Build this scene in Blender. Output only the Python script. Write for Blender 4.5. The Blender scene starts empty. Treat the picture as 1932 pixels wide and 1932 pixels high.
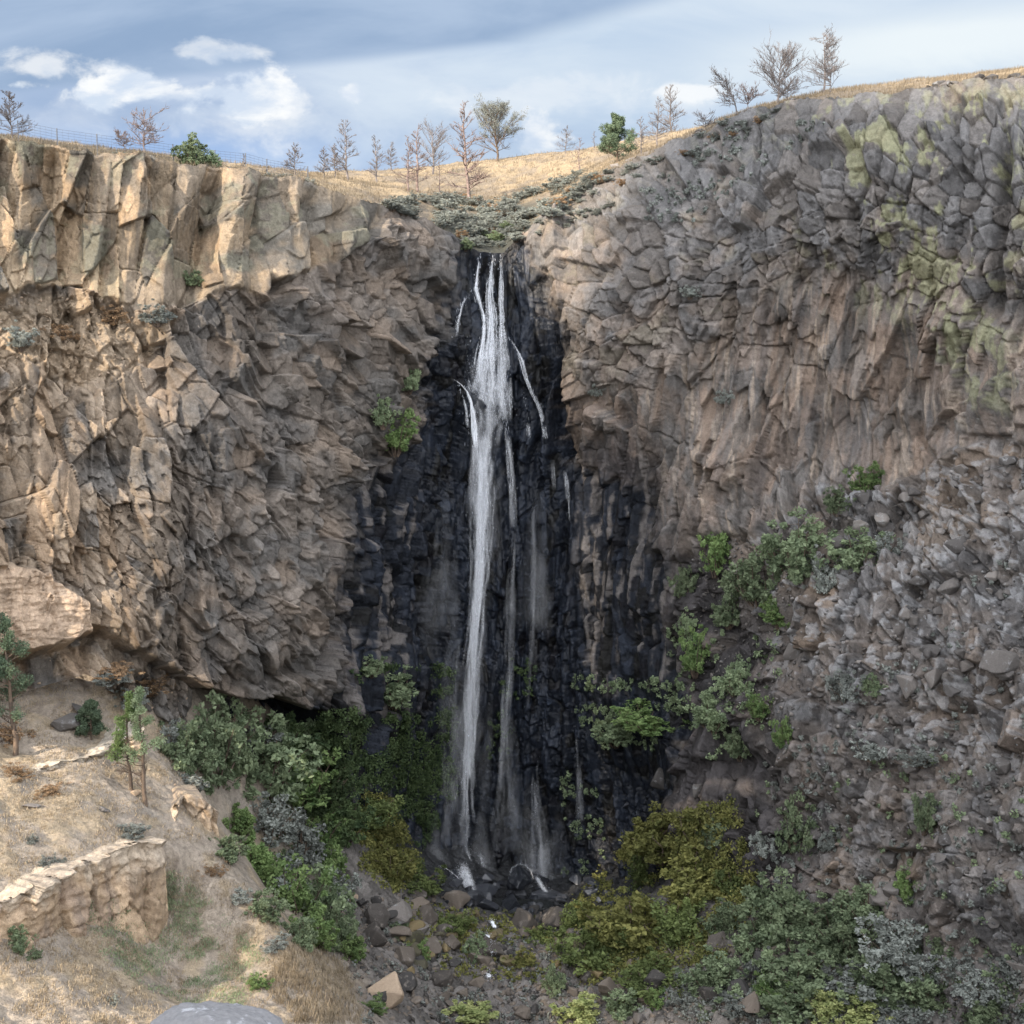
import bpy, bmesh, math, random
import numpy as np
from mathutils import Vector, Matrix
from mathutils.bvhtree import BVHTree

random.seed(7)
rng = np.random.default_rng(7)
scn = bpy.context.scene
COL = scn.collection

# ------------------------------------------------------------------ camera
F = 966.0 / math.tan(math.radians(22.5))
PITCH = math.atan(266.0 / F)
CP, SP = math.cos(PITCH), math.sin(PITCH)
cam_d = bpy.data.cameras.new('camera')
cam = bpy.data.objects.new('camera', cam_d)
COL.objects.link(cam)
cam_d.angle = math.radians(45)
cam_d.clip_start = 0.1
cam_d.clip_end = 20000
cam.rotation_euler = (math.pi / 2 - PITCH, 0, 0)
scn.camera = cam

# ------------------------------------------------------------------ light
SUN_EL = math.radians(28)
SUN_AZ = math.radians(180 + 47)          # direction towards the sun, clockwise from +Y
SDIR = np.array([math.sin(SUN_AZ) * math.cos(SUN_EL), math.cos(SUN_AZ) * math.cos(SUN_EL), math.sin(SUN_EL)])
sun_d = bpy.data.lights.new('sun', 'SUN')
sun_d.energy = 3.9
sun_d.angle = math.radians(0.6)
sun_d.color = (1.0, 0.85, 0.67)
sun = bpy.data.objects.new('sun', sun_d)
COL.objects.link(sun)
sun.rotation_euler = Vector((-SDIR[0], -SDIR[1], -SDIR[2])).to_track_quat('-Z', 'Y').to_euler()

scn.view_settings.view_transform = 'Standard'
scn.view_settings.look = 'None'
scn.view_settings.exposure = 1.5
scn.view_settings.gamma = 1
scn.cycles.max_bounces = 5
scn.cycles.diffuse_bounces = 3
scn.cycles.glossy_bounces = 2
scn.cycles.transmission_bounces = 3
scn.cycles.transparent_max_bounces = 24
scn.cycles.use_denoising = True
scn.cycles.denoising_prefilter = 'ACCURATE'
scn.cycles.denoising_input_passes = 'RGB_ALBEDO_NORMAL'


class NT:
    """small helper for writing node trees"""
    def __init__(self, tree):
        self.t = tree
        self.n = tree.nodes
        self.l = tree.links

    def node(self, typ, **kw):
        nd = self.n.new(typ)
        for k, v in kw.items():
            setattr(nd, k, v)
        return nd

    def put(self, sock, v):
        if isinstance(v, bpy.types.NodeSocket):
            self.l.new(v, sock)
        elif v is not None:
            if isinstance(v, (tuple, list)) and len(v) == 3 and sock.type == 'RGBA':
                v = (*v, 1)
            sock.default_value = v

    def m(self, op, a, b=None, c=None, clamp=False):
        nd = self.node('ShaderNodeMath', operation=op, use_clamp=clamp)
        for i, v in enumerate((a, b, c)):
            if v is not None:
                self.put(nd.inputs[i], v)
        return nd.outputs[0]

    def ss(self, x, a, b):
        nd = self.node('ShaderNodeMapRange', interpolation_type='SMOOTHSTEP')
        self.put(nd.inputs['Value'], x)
        self.put(nd.inputs['From Min'], a)
        self.put(nd.inputs['From Max'], b)
        return nd.outputs['Result']

    def mix(self, f, a, b, mode='MIX'):
        nd = self.node('ShaderNodeMix', data_type='RGBA', blend_type=mode)
        self.put(nd.inputs['Factor'], f)
        self.put(nd.inputs['A'], a)
        self.put(nd.inputs['B'], b)
        return nd.outputs['Result']

    def noise(self, vec, scale, detail=4, rough=0.55, dist=0.0):
        nd = self.node('ShaderNodeTexNoise')
        if vec is not None:
            self.put(nd.inputs['Vector'], vec)
        nd.inputs['Scale'].default_value = scale
        nd.inputs['Detail'].default_value = detail
        nd.inputs['Roughness'].default_value = rough
        nd.inputs['Distortion'].default_value = dist
        return nd.outputs['Fac']

    def comb(self, x, y, z):
        nd = self.node('ShaderNodeCombineXYZ')
        for i, v in enumerate((x, y, z)):
            self.put(nd.inputs[i], v)
        return nd.outputs[0]


def gno(u, v):
    a = (u - 966) / F
    b = (966 - v) / F
    y = CP + b * SP
    return a / y, (-SP + b * CP) / y


world = bpy.data.worlds.new('World')
scn.world = world
world.use_nodes = True
W = NT(world.node_tree)
W.n.clear()
sky = W.node('ShaderNodeTexSky', sky_type='NISHITA', sun_disc=False)
sky.sun_elevation = SUN_EL
sky.sun_rotation = SUN_AZ
sky.altitude = 800
tc = W.node('ShaderNodeTexCoord')
sp = W.node('ShaderNodeSeparateXYZ')
W.l.new(tc.outputs['Generated'], sp.inputs[0])
X, Y_, Z_ = sp.outputs
yy = W.m('MAXIMUM', W.m('ABSOLUTE', Y_), 0.08)
px = W.m('DIVIDE', X, yy)
pz = W.m('DIVIDE', Z_, yy)
front = W.ss(Y_, 0.0, 0.15)
pv = W.comb(px, pz, 0)
n1 = W.noise(W.comb(W.m('MULTIPLY', px, 3.0), W.m('MULTIPLY', pz, 9.0), 1.7), 1.6, 7, 0.55, 0.4)
n2 = W.noise(W.comb(W.m('MULTIPLY', px, 6.0), W.m('MULTIPLY', pz, 13.0), 5.2), 2.4, 8, 0.6, 0.3)
n1c = W.m('SUBTRACT', n1, 0.5)
n3c = W.m('SUBTRACT', W.noise(W.comb(W.m('MULTIPLY', px, 14.0), W.m('MULTIPLY', pz, 20.0), 2.9), 1.3, 9, 0.58, 0.25), 0.5)
n2c = W.m('SUBTRACT', n2, 0.5)


def line_sd(u0, v0, u1, v1):
    """signed height above the line (positive = above in the sky), in gnomonic units"""
    x0, z0 = gno(u0, v0)
    x1, z1 = gno(u1, v1)
    s = (z1 - z0) / (x1 - x0)
    return W.m('SUBTRACT', pz, W.m('ADD', W.m('MULTIPLY', W.m('SUBTRACT', px, x0), s), z0))


def blob(u, v, ru, rv):
    x0, z0 = gno(u, v)
    dx = W.m('DIVIDE', W.m('SUBTRACT', px, x0), ru / F)
    dz = W.m('DIVIDE', W.m('SUBTRACT', pz, z0), rv / F)
    return W.m('SQRT', W.m('ADD', W.m('MULTIPLY', dx, dx), W.m('MULTIPLY', dz, dz)))


nish = W.mix(1.0, sky.outputs[0], (0.105, 0.105, 0.105), 'MULTIPLY')
# thin veil between the blue parts and the clouds
base = W.mix(W.ss(n1, 0.34, 0.66), (0.34, 0.45, 0.64), (0.51, 0.60, 0.75))
low = W.m('MULTIPLY', W.ss(pz, gno(0, 215)[1], gno(0, 300)[1]), W.ss(px, gno(1000, 0)[0], gno(300, 0)[0]))
base = W.mix(W.m('MULTIPLY', low, 0.75), base, (0.29, 0.46, 0.78))
# pale sheet over the middle and right
d_sheet = W.m('ADD', line_sd(500, 128, 1000, 78), W.m('MULTIPLY', n1c, 0.02))
d_sheet2 = W.m('ADD', line_sd(1000, 78, 1250, 5), W.m('MULTIPLY', n1c, 0.02))
up = W.m('MINIMUM', W.ss(d_sheet, -0.004, 0.006), W.ss(d_sheet2, -0.006, 0.014))
sheet_r = W.ss(W.m('ADD', px, W.m('MULTIPLY', n1c, 0.5)), gno(330, 0)[0], gno(1100, 0)[0])
pale = W.mix(W.ss(n1, 0.3, 0.7), (0.50, 0.62, 0.77), (0.66, 0.75, 0.84))
base = W.mix(W.m('MULTIPLY', sheet_r, 0.85), base, pale)
dark = W.mix(W.ss(n1, 0.35, 0.68), (0.265, 0.375, 0.55), (0.38, 0.49, 0.66))
base = W.mix(W.m('MULTIPLY', up, 0.93), base, dark)
# the bright band to the upper right
db = W.m('ABSOLUTE', W.m('ADD', line_sd(1100, 170, 1930, 70), W.m('MULTIPLY', n1c, 0.05)))
band = W.m('MULTIPLY', W.ss(db, 0.042, 0.006), W.ss(px, gno(1050, 0)[0], gno(1750, 0)[0]))
base = W.mix(W.m('MULTIPLY', band, 0.9), base, (0.80, 0.86, 0.89))
# streaks and heaps of white clouds
for (u, v, ru, rv, k, soft) in [(235, 172, 95, 34, 1.0, .45), (330, 182, 70, 22, .6, .5), (395, 172, 55, 22, .8, .5), (490, 182, 62, 38, 1.0, .45),
                                (560, 195, 45, 30, .55, .6), (650, 180, 38, 20, .8, .5), (385, 100, 85, 16, .55, .7),
                                (110, 130, 170, 24, .7, .8), (30, 160, 60, 12, .9, .5), (1020, 262, 65, 38, .8, .6), (1300, 172, 70, 12, .7, .6),
                                (1060, 185, 260, 40, .35, 1.0), (500, 225, 200, 45, .45, .8), (150, 205, 110, 40, .3, .8)]:
    r = W.m('ADD', blob(u, v, ru * 1.08, rv * 1.05), W.m('ADD', W.m('MULTIPLY', n3c, 5.5), W.m('MULTIPLY', n1c, 1.2)))
    msk = W.m('MULTIPLY', W.ss(r, 1.12, .85 - soft), k)
    base = W.mix(msk, base, W.mix(W.ss(n2, .36, .60), (0.60, 0.69, 0.82), (0.90, 0.915, 0.925)))
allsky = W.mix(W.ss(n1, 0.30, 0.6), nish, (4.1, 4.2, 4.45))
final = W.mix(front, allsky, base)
final = W.mix(W.ss(Z_, -0.02, -0.12), final, (0.10, 0.09, 0.08))
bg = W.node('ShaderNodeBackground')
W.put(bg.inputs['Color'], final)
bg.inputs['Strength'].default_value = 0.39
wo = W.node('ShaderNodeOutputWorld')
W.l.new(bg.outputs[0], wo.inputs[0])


# ------------------------------------------------------------------ helpers: space
def at(u, v, Y):
    u = np.asarray(u, float); v = np.asarray(v, float); Y = np.asarray(Y, float)
    a = (u - 966) / F
    b = (966 - v) / F
    y = CP + b * SP
    z = -SP + b * CP
    s = Y / y
    return np.stack(np.broadcast_arrays(a * s, Y + 0 * s, z * s), -1)


def sstep(a, b, x):
    t = np.clip((x - a) / (b - a), 0, 1)
    return t * t * (3 - 2 * t)


_T = rng.random((16, 256, 256)).astype(np.float32)


def vn(x, y, seed=0):
    T = _T[seed % 16]
    xf = np.floor(x); yf = np.floor(y)
    fx = (x - xf).astype(np.float32); fy = (y - yf).astype(np.float32)
    o = (seed // 16) * 37
    ix = (xf.astype(np.int32) + o) & 255; iy = (yf.astype(np.int32) + o) & 255
    fx = fx * fx * (3 - 2 * fx); fy = fy * fy * (3 - 2 * fy)
    ix1 = (ix + 1) & 255; iy1 = (iy + 1) & 255
    a = T[ix, iy]; b = T[ix1, iy]; c = T[ix, iy1]; d = T[ix1, iy1]
    return (a + (b - a) * fx) * (1 - fy) + (c + (d - c) * fx) * fy


def fbm(x, y, octv=4, seed=0, gain=0.5):
    s = 0; amp = 1; tot = 0
    ca, sa = 0.8, 0.6
    for i in range(octv):
        s = s + amp * (vn(x, y, seed + i * 3) - 0.5)
        tot += amp
        x, y = (x * ca - y * sa) * 2.03 + 11.3, (x * sa + y * ca) * 2.03 + 5.7
        amp *= gain
    return s / tot * 2


def worley(x, y, seed):
    """F1, F2, offset to the nearest seed, four randoms of that cell"""
    xi = np.floor(x); yi = np.floor(y)
    F1 = np.full(x.shape, 9e9, np.float32); F2 = F1.copy()
    bx = np.zeros_like(F1); by = np.zeros_like(F1)
    cx = np.zeros(x.shape, np.int32); cy = cx.copy()
    Ta, Tb = _T[seed % 16], _T[(seed + 5) % 16]
    for i in (-1, 0, 1):
        for j in (-1, 0, 1):
            gx = xi + i; gy = yi + j
            ix = gx.astype(np.int32) & 255; iy = gy.astype(np.int32) & 255
            dx = (x - (gx + 0.08 + 0.84 * Ta[ix, iy])).astype(np.float32)
            dy = (y - (gy + 0.08 + 0.84 * Tb[ix, iy])).astype(np.float32)
            d = np.sqrt(dx * dx + dy * dy)
            near = d < F1
            F2 = np.where(near, F1, np.minimum(F2, d))
            F1 = np.where(near, d, F1)
            bx = np.where(near, dx, bx); by = np.where(near, dy, by)
            cx = np.where(near, ix, cx); cy = np.where(near, iy, cy)
    R = [_T[(seed + k) % 16][(cx + 17 * k) & 255, (cy + 29 * k) & 255] for k in (7, 8, 9, 10)]
    return F1, F2, bx, by, R


def blocks(x, y, sx, sy, ang=0.0, seed=0, amp=0.6, tilt=0.5, roof=0.0, cw=0.12, cd=0.5, warp=0.3):
    """height of a jointed rock face in metres: cells at their own height and tilt, cracks between"""
    ca, sa = math.cos(ang), math.sin(ang)
    wx = fbm(x / (sx * 1.7), y / (sy * 1.7), 2, seed + 1) * warp * sx
    wy = fbm(x / (sx * 1.7), y / (sy * 1.7), 2, seed + 2) * warp * sy
    X = ((x + wx) * ca + (y + wy) * sa) / sx
    Y = (-(x + wx) * sa + (y + wy) * ca) / sy
    F1, F2, dx, dy, R = worley(X, Y, seed)
    h = amp * (R[0] - 0.5) + tilt * ((R[1] - 0.5) * 2 * dx * sx * 0.7 + (R[2] - 0.5) * 2 * dy * sy * 0.45)
    if roof:
        h = h - roof * sx * np.abs(dx - (R[3] - 0.5) * 0.7)
    e = F2 - F1
    h = h - cd * (1 - sstep(0.0, cw, e))
    return h.astype(np.float32), R, e


def chunks(x, y, sx, sy, ang=0.0, seed=0, amp=0.8, tilt=0.35, flat=0.30, k=1.0, warp=0.12, depth=1.2, cd=0.22, ce=0.22, **_):
    """broken rock: the upper envelope of flat topped, straight sided blocks, each with its own height, tilt and turn"""
    ca, sa = math.cos(ang), math.sin(ang)
    wx = fbm(x / (sx * 2.5), y / (sy * 2.5), 2, seed + 1) * warp * sx
    wy = fbm(x / (sx * 2.5), y / (sy * 2.5), 2, seed + 2) * warp * sy
    X = ((x + wx) * ca + (y + wy) * sa) / sx
    Y = (-(x + wx) * sa + (y + wy) * ca) / sy
    xi = np.floor(X); yi = np.floor(Y)
    best = np.full(x.shape, -9e9, np.float32); second = best.copy()
    T = [_T[(seed + q) % 16] for q in (0, 5, 7, 8, 9, 10, 11, 12)]
    R = [np.zeros(x.shape, np.float32) for _ in range(4)]
    for i in (-1, 0, 1):
        for j in (-1, 0, 1):
            ix = (xi + i).astype(np.int32) & 255; iy = (yi + j).astype(np.int32) & 255
            dx = (X - (xi + i + 0.1 + 0.8 * T[0][ix, iy])).astype(np.float32)
            dy = (Y - (yi + j + 0.1 + 0.8 * T[1][ix, iy])).astype(np.float32)
            r0, r1, r2, r3, r4 = (T[q][ix, iy] for q in (2, 3, 4, 5, 6))
            th = (r3 - .5) * 1.1
            c, s_ = np.cos(th), np.sin(th)
            px_, py_ = dx * c + dy * s_, -dx * s_ + dy * c
            pd = np.maximum(np.maximum(np.abs(px_), np.abs(py_) * .95), (np.abs(px_) + np.abs(py_)) * (.62 + .2 * r4))
            h = amp * (r0 - .5) + tilt * ((r1 - .5) * 2 * dx * sx + (r2 - .5) * 1.4 * dy * min(sy, sx * 3))
            h = h - k * min(sx, sy) * np.maximum(pd - flat * (.7 + .6 * r4), 0)
            w = h > best
            second = np.where(w, best, np.maximum(second, h))
            best = np.where(w, h, best)
            for q, rr in enumerate((r1, r2, r3, r4)):
                R[q] = np.where(w, rr, R[q])
    e = best - second
    best = np.maximum(best, -depth) - cd * (1 - sstep(0.0, ce, e))
    return best.astype(np.float32), R, e


def poly_sd(u, v, poly):
    """signed distance in the units of u, v: positive inside"""
    P = np.asarray(poly, float)
    d = np.full(u.shape, 1e9, np.float32)
    ins = np.zeros(u.shape, bool)
    for i in range(len(P)):
        a, b = P[i], P[(i + 1) % len(P)]
        ex, ey = b - a
        wx = u - a[0]; wy = v - a[1]
        t = np.clip((wx * ex + wy * ey) / (ex * ex + ey * ey + 1e-9), 0, 1)
        d = np.minimum(d, np.hypot(wx - ex * t, wy - ey * t))
        c = (a[1] > v) != (b[1] > v)
        if ey != 0:
            ins ^= c & (u < ex * (v - a[1]) / ey + a[0])
    return np.where(ins, d, -d)


def tps(pts, vals, scale):
    P = np.asarray(pts, float) / scale
    n = len(P)
    r = np.hypot(P[:, None, 0] - P[None, :, 0], P[:, None, 1] - P[None, :, 1])
    K = np.where(r > 0, r * r * np.log(np.maximum(r, 1e-9)), 0)
    K += np.eye(n) * 0.004
    A = np.zeros((n + 3, n + 3))
    A[:n, :n] = K
    A[:n, n] = 1; A[:n, n + 1:] = P
    A[n, :n] = 1; A[n + 1:, :n] = P.T
    w = np.linalg.solve(A, np.concatenate([vals, [0, 0, 0]]))

    def f(x, y):
        x = np.asarray(x, float) / scale; y = np.asarray(y, float) / scale
        s = w[n] + w[n + 1] * x + w[n + 2] * y
        for i in range(n):
            r2 = (x - P[i, 0]) ** 2 + (y - P[i, 1]) ** 2
            s = s + w[i] * 0.5 * r2 * np.log(np.maximum(r2, 1e-18))
        return s
    return f


# ------------------------------------------------------------------ helpers: meshes
def link(name, me, mat=None, parent=None, smooth=False):
    o = bpy.data.objects.new(name, me)
    COL.objects.link(o)
    if mat is not None and not me.materials:
        me.materials.append(mat)
    if parent is not None:
        o.parent = parent
    if smooth:
        me.polygons.foreach_set('use_smooth', np.ones(len(me.polygons), bool))
    return o


def mesh_np(name, V, Fc, k=None):
    """mesh from arrays; Fc is (n, 3) or (n, 4)"""
    me = bpy.data.meshes.new(name)
    V = np.ascontiguousarray(V, np.float32); Fc = np.ascontiguousarray(Fc, np.int32)
    n, k = Fc.shape
    me.vertices.add(len(V)); me.vertices.foreach_set('co', V.ravel())
    me.loops.add(n * k); me.loops.foreach_set('vertex_index', Fc.ravel())
    me.polygons.add(n)
    me.polygons.foreach_set('loop_start', np.arange(0, n * k, k, dtype=np.int32))
    me.update(calc_edges=True)
    return me


def grid_faces(nr, nc):
    i = np.arange(nr * nc, dtype=np.int32).reshape(nr, nc)
    return np.stack([i[:-1, :-1], i[1:, :-1], i[1:, 1:], i[:-1, 1:]], -1).reshape(-1, 4)


def vcol(me, name, C):
    a = me.attributes.new(name, 'FLOAT_COLOR', 'POINT')
    C4 = np.ones((len(me.vertices), 4), np.float32)
    C4[:, :C.shape[1]] = C
    a.data.foreach_set('color', C4.ravel())


def vflt(me, name, A):
    a = me.attributes.new(name, 'FLOAT', 'POINT')
    a.data.foreach_set('value', np.ascontiguousarray(A, np.float32).ravel())


def tag(o, label=None, cat=None, group=None, kind=None):
    if label: o['label'] = label
    if cat: o['category'] = cat
    if group: o['group'] = group
    if kind: o['kind'] = kind
    return o


def empty(name, loc, rz=0.0, s=1.0):
    o = bpy.data.objects.new(name, None)
    COL.objects.link(o)
    o.location = loc
    o.rotation_euler = (0, 0, rz)
    o.scale = (s, s, s) if not isinstance(s, tuple) else s
    return o


def copy_tree(o, kids):
    c = o.copy(); COL.objects.link(c)
    for k in kids:
        d = k.copy(); COL.objects.link(d); d.parent = c
    return c


def new_mat(name):
    m = bpy.data.materials.new(name)
    m.use_nodes = True
    N = NT(m.node_tree)
    N.n.clear()
    b = N.node('ShaderNodeBsdfPrincipled')
    o = N.node('ShaderNodeOutputMaterial')
    N.l.new(b.outputs[0], o.inputs[0])
    return m, N, b, o


def attr(N, name):
    a = N.node('ShaderNodeAttribute', attribute_name=name)
    return a


# ------------------------------------------------------------------ materials
def rock_material(name='jointed_basalt', fine=1.0):
    m, N, b, o = new_mat(name)
    col = attr(N, 'rock').outputs['Color']
    wet = attr(N, 'wet').outputs['Fac']
    g = N.node('ShaderNodeNewGeometry')
    P = g.outputs['Position']
    a = N.noise(P, 2.6 * fine, 6, 0.65)
    c = N.noise(P, 11 * fine, 4, 0.6)
    f = N.m('ADD', N.m('MULTIPLY', N.m('SUBTRACT', a, 0.5), 1.1), N.m('MULTIPLY', N.m('SUBTRACT', c, 0.5), 0.9))
    f = N.m('ADD', f, 1.0)
    col = N.mix(1.0, col, N.comb(f, f, f), 'MULTIPLY')
    N.put(b.inputs['Base Color'], col)
    r = N.m('SUBTRACT', 0.93, N.m('MULTIPLY', wet, N.m('ADD', 0.30, N.m('MULTIPLY', a, 0.5))))
    N.put(b.inputs['Roughness'], r)
    b.inputs['Specular IOR Level'].default_value = 0.25
    bp = N.node('ShaderNodeBump')
    bp.inputs['Distance'].default_value = 0.12
    bp.inputs['Strength'].default_value = 0.8
    hsum = N.m('MULTIPLY', N.m('ADD', a, N.m('MULTIPLY', c, 0.6)), .55)
    for sc, w in ((1.9, .9), (4.6, .6)):
        mp = N.node('ShaderNodeMapping'); mp.inputs['Scale'].default_value = (1, 1, .62)
        N.l.new(P, mp.inputs['Vector'])
        wv_ = N.node('ShaderNodeVectorMath', operation='ADD')
        N.l.new(mp.outputs[0], wv_.inputs[0])
        nz = N.node('ShaderNodeTexNoise'); nz.inputs['Scale'].default_value = 1.3; N.l.new(P, nz.inputs['Vector'])
        vs_ = N.node('ShaderNodeVectorMath', operation='SCALE'); vs_.inputs['Scale'].default_value = .5
        N.l.new(nz.outputs['Color'], vs_.inputs[0]); N.l.new(vs_.outputs[0], wv_.inputs[1])
        vo = N.node('ShaderNodeTexVoronoi'); vo.inputs['Scale'].default_value = sc
        N.l.new(wv_.outputs[0], vo.inputs['Vector'])
        sp_ = N.node('ShaderNodeSeparateXYZ'); N.l.new(vo.outputs['Color'], sp_.inputs[0])
        vd = N.node('ShaderNodeVectorMath', operation='SUBTRACT')
        N.l.new(wv_.outputs[0], vd.inputs[0]); N.l.new(vo.outputs['Position'], vd.inputs[1])
        cn = N.node('ShaderNodeVectorMath', operation='SUBTRACT'); N.l.new(vo.outputs['Color'], cn.inputs[0]); cn.inputs[1].default_value = (.5, .5, .5)
        dt = N.node('ShaderNodeVectorMath', operation='DOT_PRODUCT'); N.l.new(vd.outputs[0], dt.inputs[0]); N.l.new(cn.outputs[0], dt.inputs[1])
        # every chip is its own tilted plane
        hsum = N.m('ADD', hsum, N.m('MULTIPLY', N.m('ADD', N.m('MULTIPLY', dt.outputs['Value'], 3.0 * sc / 2), sp_.outputs[0]), w))
    bp.inputs['Distance'].default_value = .16
    N.put(bp.inputs['Height'], hsum)
    N.l.new(bp.outputs[0], b.inputs['Normal'])
    return m


M_rock = rock_material()


def leaf_material(name, c1, c2, trans=0.35):
    m, N, b, o = new_mat(name)
    v = attr(N, 'tone').outputs['Fac']
    oi = N.node('ShaderNodeObjectInfo')
    g = N.node('ShaderNodeNewGeometry')
    n = N.noise(g.outputs['Position'], 0.9, 3)
    t = N.m('ADD', N.m('MULTIPLY', v, 0.65), N.m('MULTIPLY', N.ss(n, 0.35, 0.65), 0.35))
    col = N.mix(t, c1, c2)
    rr = N.m('ADD', 0.75, N.m('MULTIPLY', oi.outputs['Random'], 0.6))
    col = N.mix(1.0, col, N.comb(rr, rr, rr), 'MULTIPLY')
    N.put(b.inputs['Base Color'], col)
    b.inputs['Roughness'].default_value = 0.75
    b.inputs['Specular IOR Level'].default_value = 0.2
    tr = N.node('ShaderNodeBsdfTranslucent')
    N.put(tr.inputs['Color'], col)
    mx = N.node('ShaderNodeMixShader')
    mx.inputs[0].default_value = trans
    N.l.new(b.outputs[0], mx.inputs[1]); N.l.new(tr.outputs[0], mx.inputs[2])
    N.l.new(mx.outputs[0], o.inputs[0])
    return m


M_green = leaf_material('willow_leaves', (0.085, 0.12, 0.068), (0.30, 0.36, 0.21))
M_fresh = leaf_material('fresh_leaves', (0.08, 0.14, 0.05), (0.25, 0.33, 0.13))
M_dark = leaf_material('moss_and_fern', (0.030, 0.052, 0.026), (0.11, 0.15, 0.062))
M_gold = leaf_material('turning_leaves', (0.07, 0.085, 0.028), (0.26, 0.25, 0.085))
M_olive = leaf_material('olive_leaves', (0.065, 0.09, 0.035), (0.23, 0.28, 0.10))
M_yellow = leaf_material('yellow_leaves', (0.17, 0.22, 0.08), (0.44, 0.45, 0.20))
M_sage = leaf_material('sagebrush_leaves', (0.12, 0.13, 0.115), (0.29, 0.31, 0.28), 0.15)
M_pine = leaf_material('pine_needles', (0.055, 0.085, 0.055), (0.15, 0.20, 0.12), 0.15)
M_straw = leaf_material('dry_grass', (0.18, 0.145, 0.10), (0.39, 0.32, 0.225), 0.3)
M_rust = leaf_material('rusty_dry_shrub', (0.18, 0.11, 0.06), (0.36, 0.25, 0.15), 0.2)


def bark_material(name, c1, c2):
    m, N, b, o = new_mat(name)
    g = N.node('ShaderNodeNewGeometry')
    n = N.noise(g.outputs['Position'], 3, 4)
    N.put(b.inputs['Base Color'], N.mix(N.ss(n, 0.3, 0.7), c1, c2))
    b.inputs['Roughness'].default_value = 0.9
    return m


M_dead = bark_material('weathered_grey_bark', (0.075, 0.066, 0.063), (0.17, 0.15, 0.145))
M_deadred = bark_material('reddish_dead_bark', (0.09, 0.065, 0.058), (0.22, 0.165, 0.145))
M_bark = bark_material('live_bark', (0.06, 0.045, 0.035), (0.14, 0.10, 0.07))

# ------------------------------------------------------------------ the cliff
RIM = [(-420, 215), (0, 262), (60, 268), (120, 276), (220, 290), (350, 303), (450, 320), (560, 340), (640, 365), (700, 385), (760, 400), (820, 425),
       (870, 452), (905, 476), (950, 476), (985, 440), (1040, 395), (1100, 345), (1160, 322), (1230, 292), (1300, 262), (1370, 222),
       (1430, 205), (1500, 192), (1560, 185), (1640, 176), (1760, 163), (1850, 152), (1932, 148), (2350, 120)]
BOT = [(-420, 1330), (0, 1330), (170, 1270), (420, 1420), (560, 1600), (700, 1720), (900, 1740), (1100, 1760), (1300, 1830), (1450, 1960), (1700, 2120),
       (2350, 2250)]
RX, RZ = zip(*RIM)
BX, BZ = zip(*BOT)
CC = [  # u, v, distance
    (-420, 230, 80), (-150, 245, 85), (0, 270, 88), (200, 290, 91), (400, 320, 95.5), (600, 350, 102), (720, 390, 109), (820, 430, 116), (870, 460, 120),
    (925, 478, 124), (1000, 445, 123), (1100, 350, 124), (1180, 320, 121), (1300, 262, 117), (1450, 205, 112), (1600, 180, 106), (1930, 150, 97), (2350, 120, 82),
    (1100, 450, 118.5), (1250, 400, 112), (1400, 330, 108), (1600, 270, 102), (1930, 240, 94),
    (0, 540, 87.5), (250, 540, 91.5), (450, 540, 95), (600, 550, 101), (750, 560, 109), (850, 570, 117), (940, 590, 122.5), (1030, 600, 119), (1200, 600, 113),
    (1400, 600, 107), (1650, 600, 101), (1930, 600, 92), (2350, 600, 80),
    (-420, 800, 75), (0, 800, 84.5), (250, 820, 89), (450, 830, 93), (600, 850, 100), (720, 850, 108), (830, 850, 117), (940, 850, 121.5), (1060, 860, 119), (1200, 870, 114),
    (1400, 880, 108), (1650, 880, 102), (1930, 850, 91), (2350, 850, 77),
    (-420, 1130, 70), (0, 1100, 82.5), (200, 1130, 87), (400, 1130, 91), (600, 1130, 98.5), (680, 1130, 106), (780, 1130, 114.5), (940, 1150, 121), (1100, 1150, 119), (1250, 1130, 113),
    (1400, 1100, 105), (1600, 1080, 97.5), (1930, 1100, 87), (2350, 1100, 73),
    (420, 1300, 91), (560, 1320, 97), (640, 1320, 101), (740, 1350, 111), (900, 1400, 119.5), (1100, 1400, 117.5), (1250, 1400, 111), (1400, 1380, 102), (1650, 1400, 92), (1930, 1400, 82), (2350, 1400, 69),
    (560, 1600, 98), (700, 1650, 106), (900, 1680, 116), (1080, 1680, 114), (1220, 1650, 107), (1400, 1650, 98), (1650, 1700, 87.5), (1930, 1700, 77), (2350, 1750, 64),
    (1300, 1830, 97), (1450, 1932, 90), (1930, 1932, 74),
]
fdepth = tps([(a, b) for a, b, _ in CC], np.array([c for *_, c in CC]), 500.0)

STEP = 1.9
US = np.arange(-330, 2262, STEP)
NT_ = int(1650 / STEP)
uu = np.repeat(US[None, :], NT_, 0)
vt = np.interp(US, RX, RZ); vb = np.interp(US, BX, BZ)
jag = fbm(US / 26.0, US * 0 + 3, 3, 4) * 9 + (np.floor(fbm(US / 60.0, US * 0 + 8, 2, 9) * 3) / 3) * 7
vt = vt + jag * np.where((US > 860) & (US < 990), 0.2, 1)
tt = np.linspace(0, 1, NT_)[:, None]
vv = vt[None, :] + tt * (vb - vt)[None, :]
KM = 0.043                                   # metres per unit of the layout at 100 m
mx_, my_ = (uu * KM), (vv * KM)              # coordinates along the wall, metres
# wobble used for every mask edge
wob_u = fbm(uu / 70, vv / 70, 3, 2) * 26 + fbm(uu / 18, vv / 18, 2, 5) * 9
wob_v = fbm(uu / 70, vv / 70, 3, 3) * 26 + fbm(uu / 18, vv / 18, 2, 6) * 9
wu, wv = uu + wob_u, vv + wob_v
YB = fdepth(uu, vv)

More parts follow.
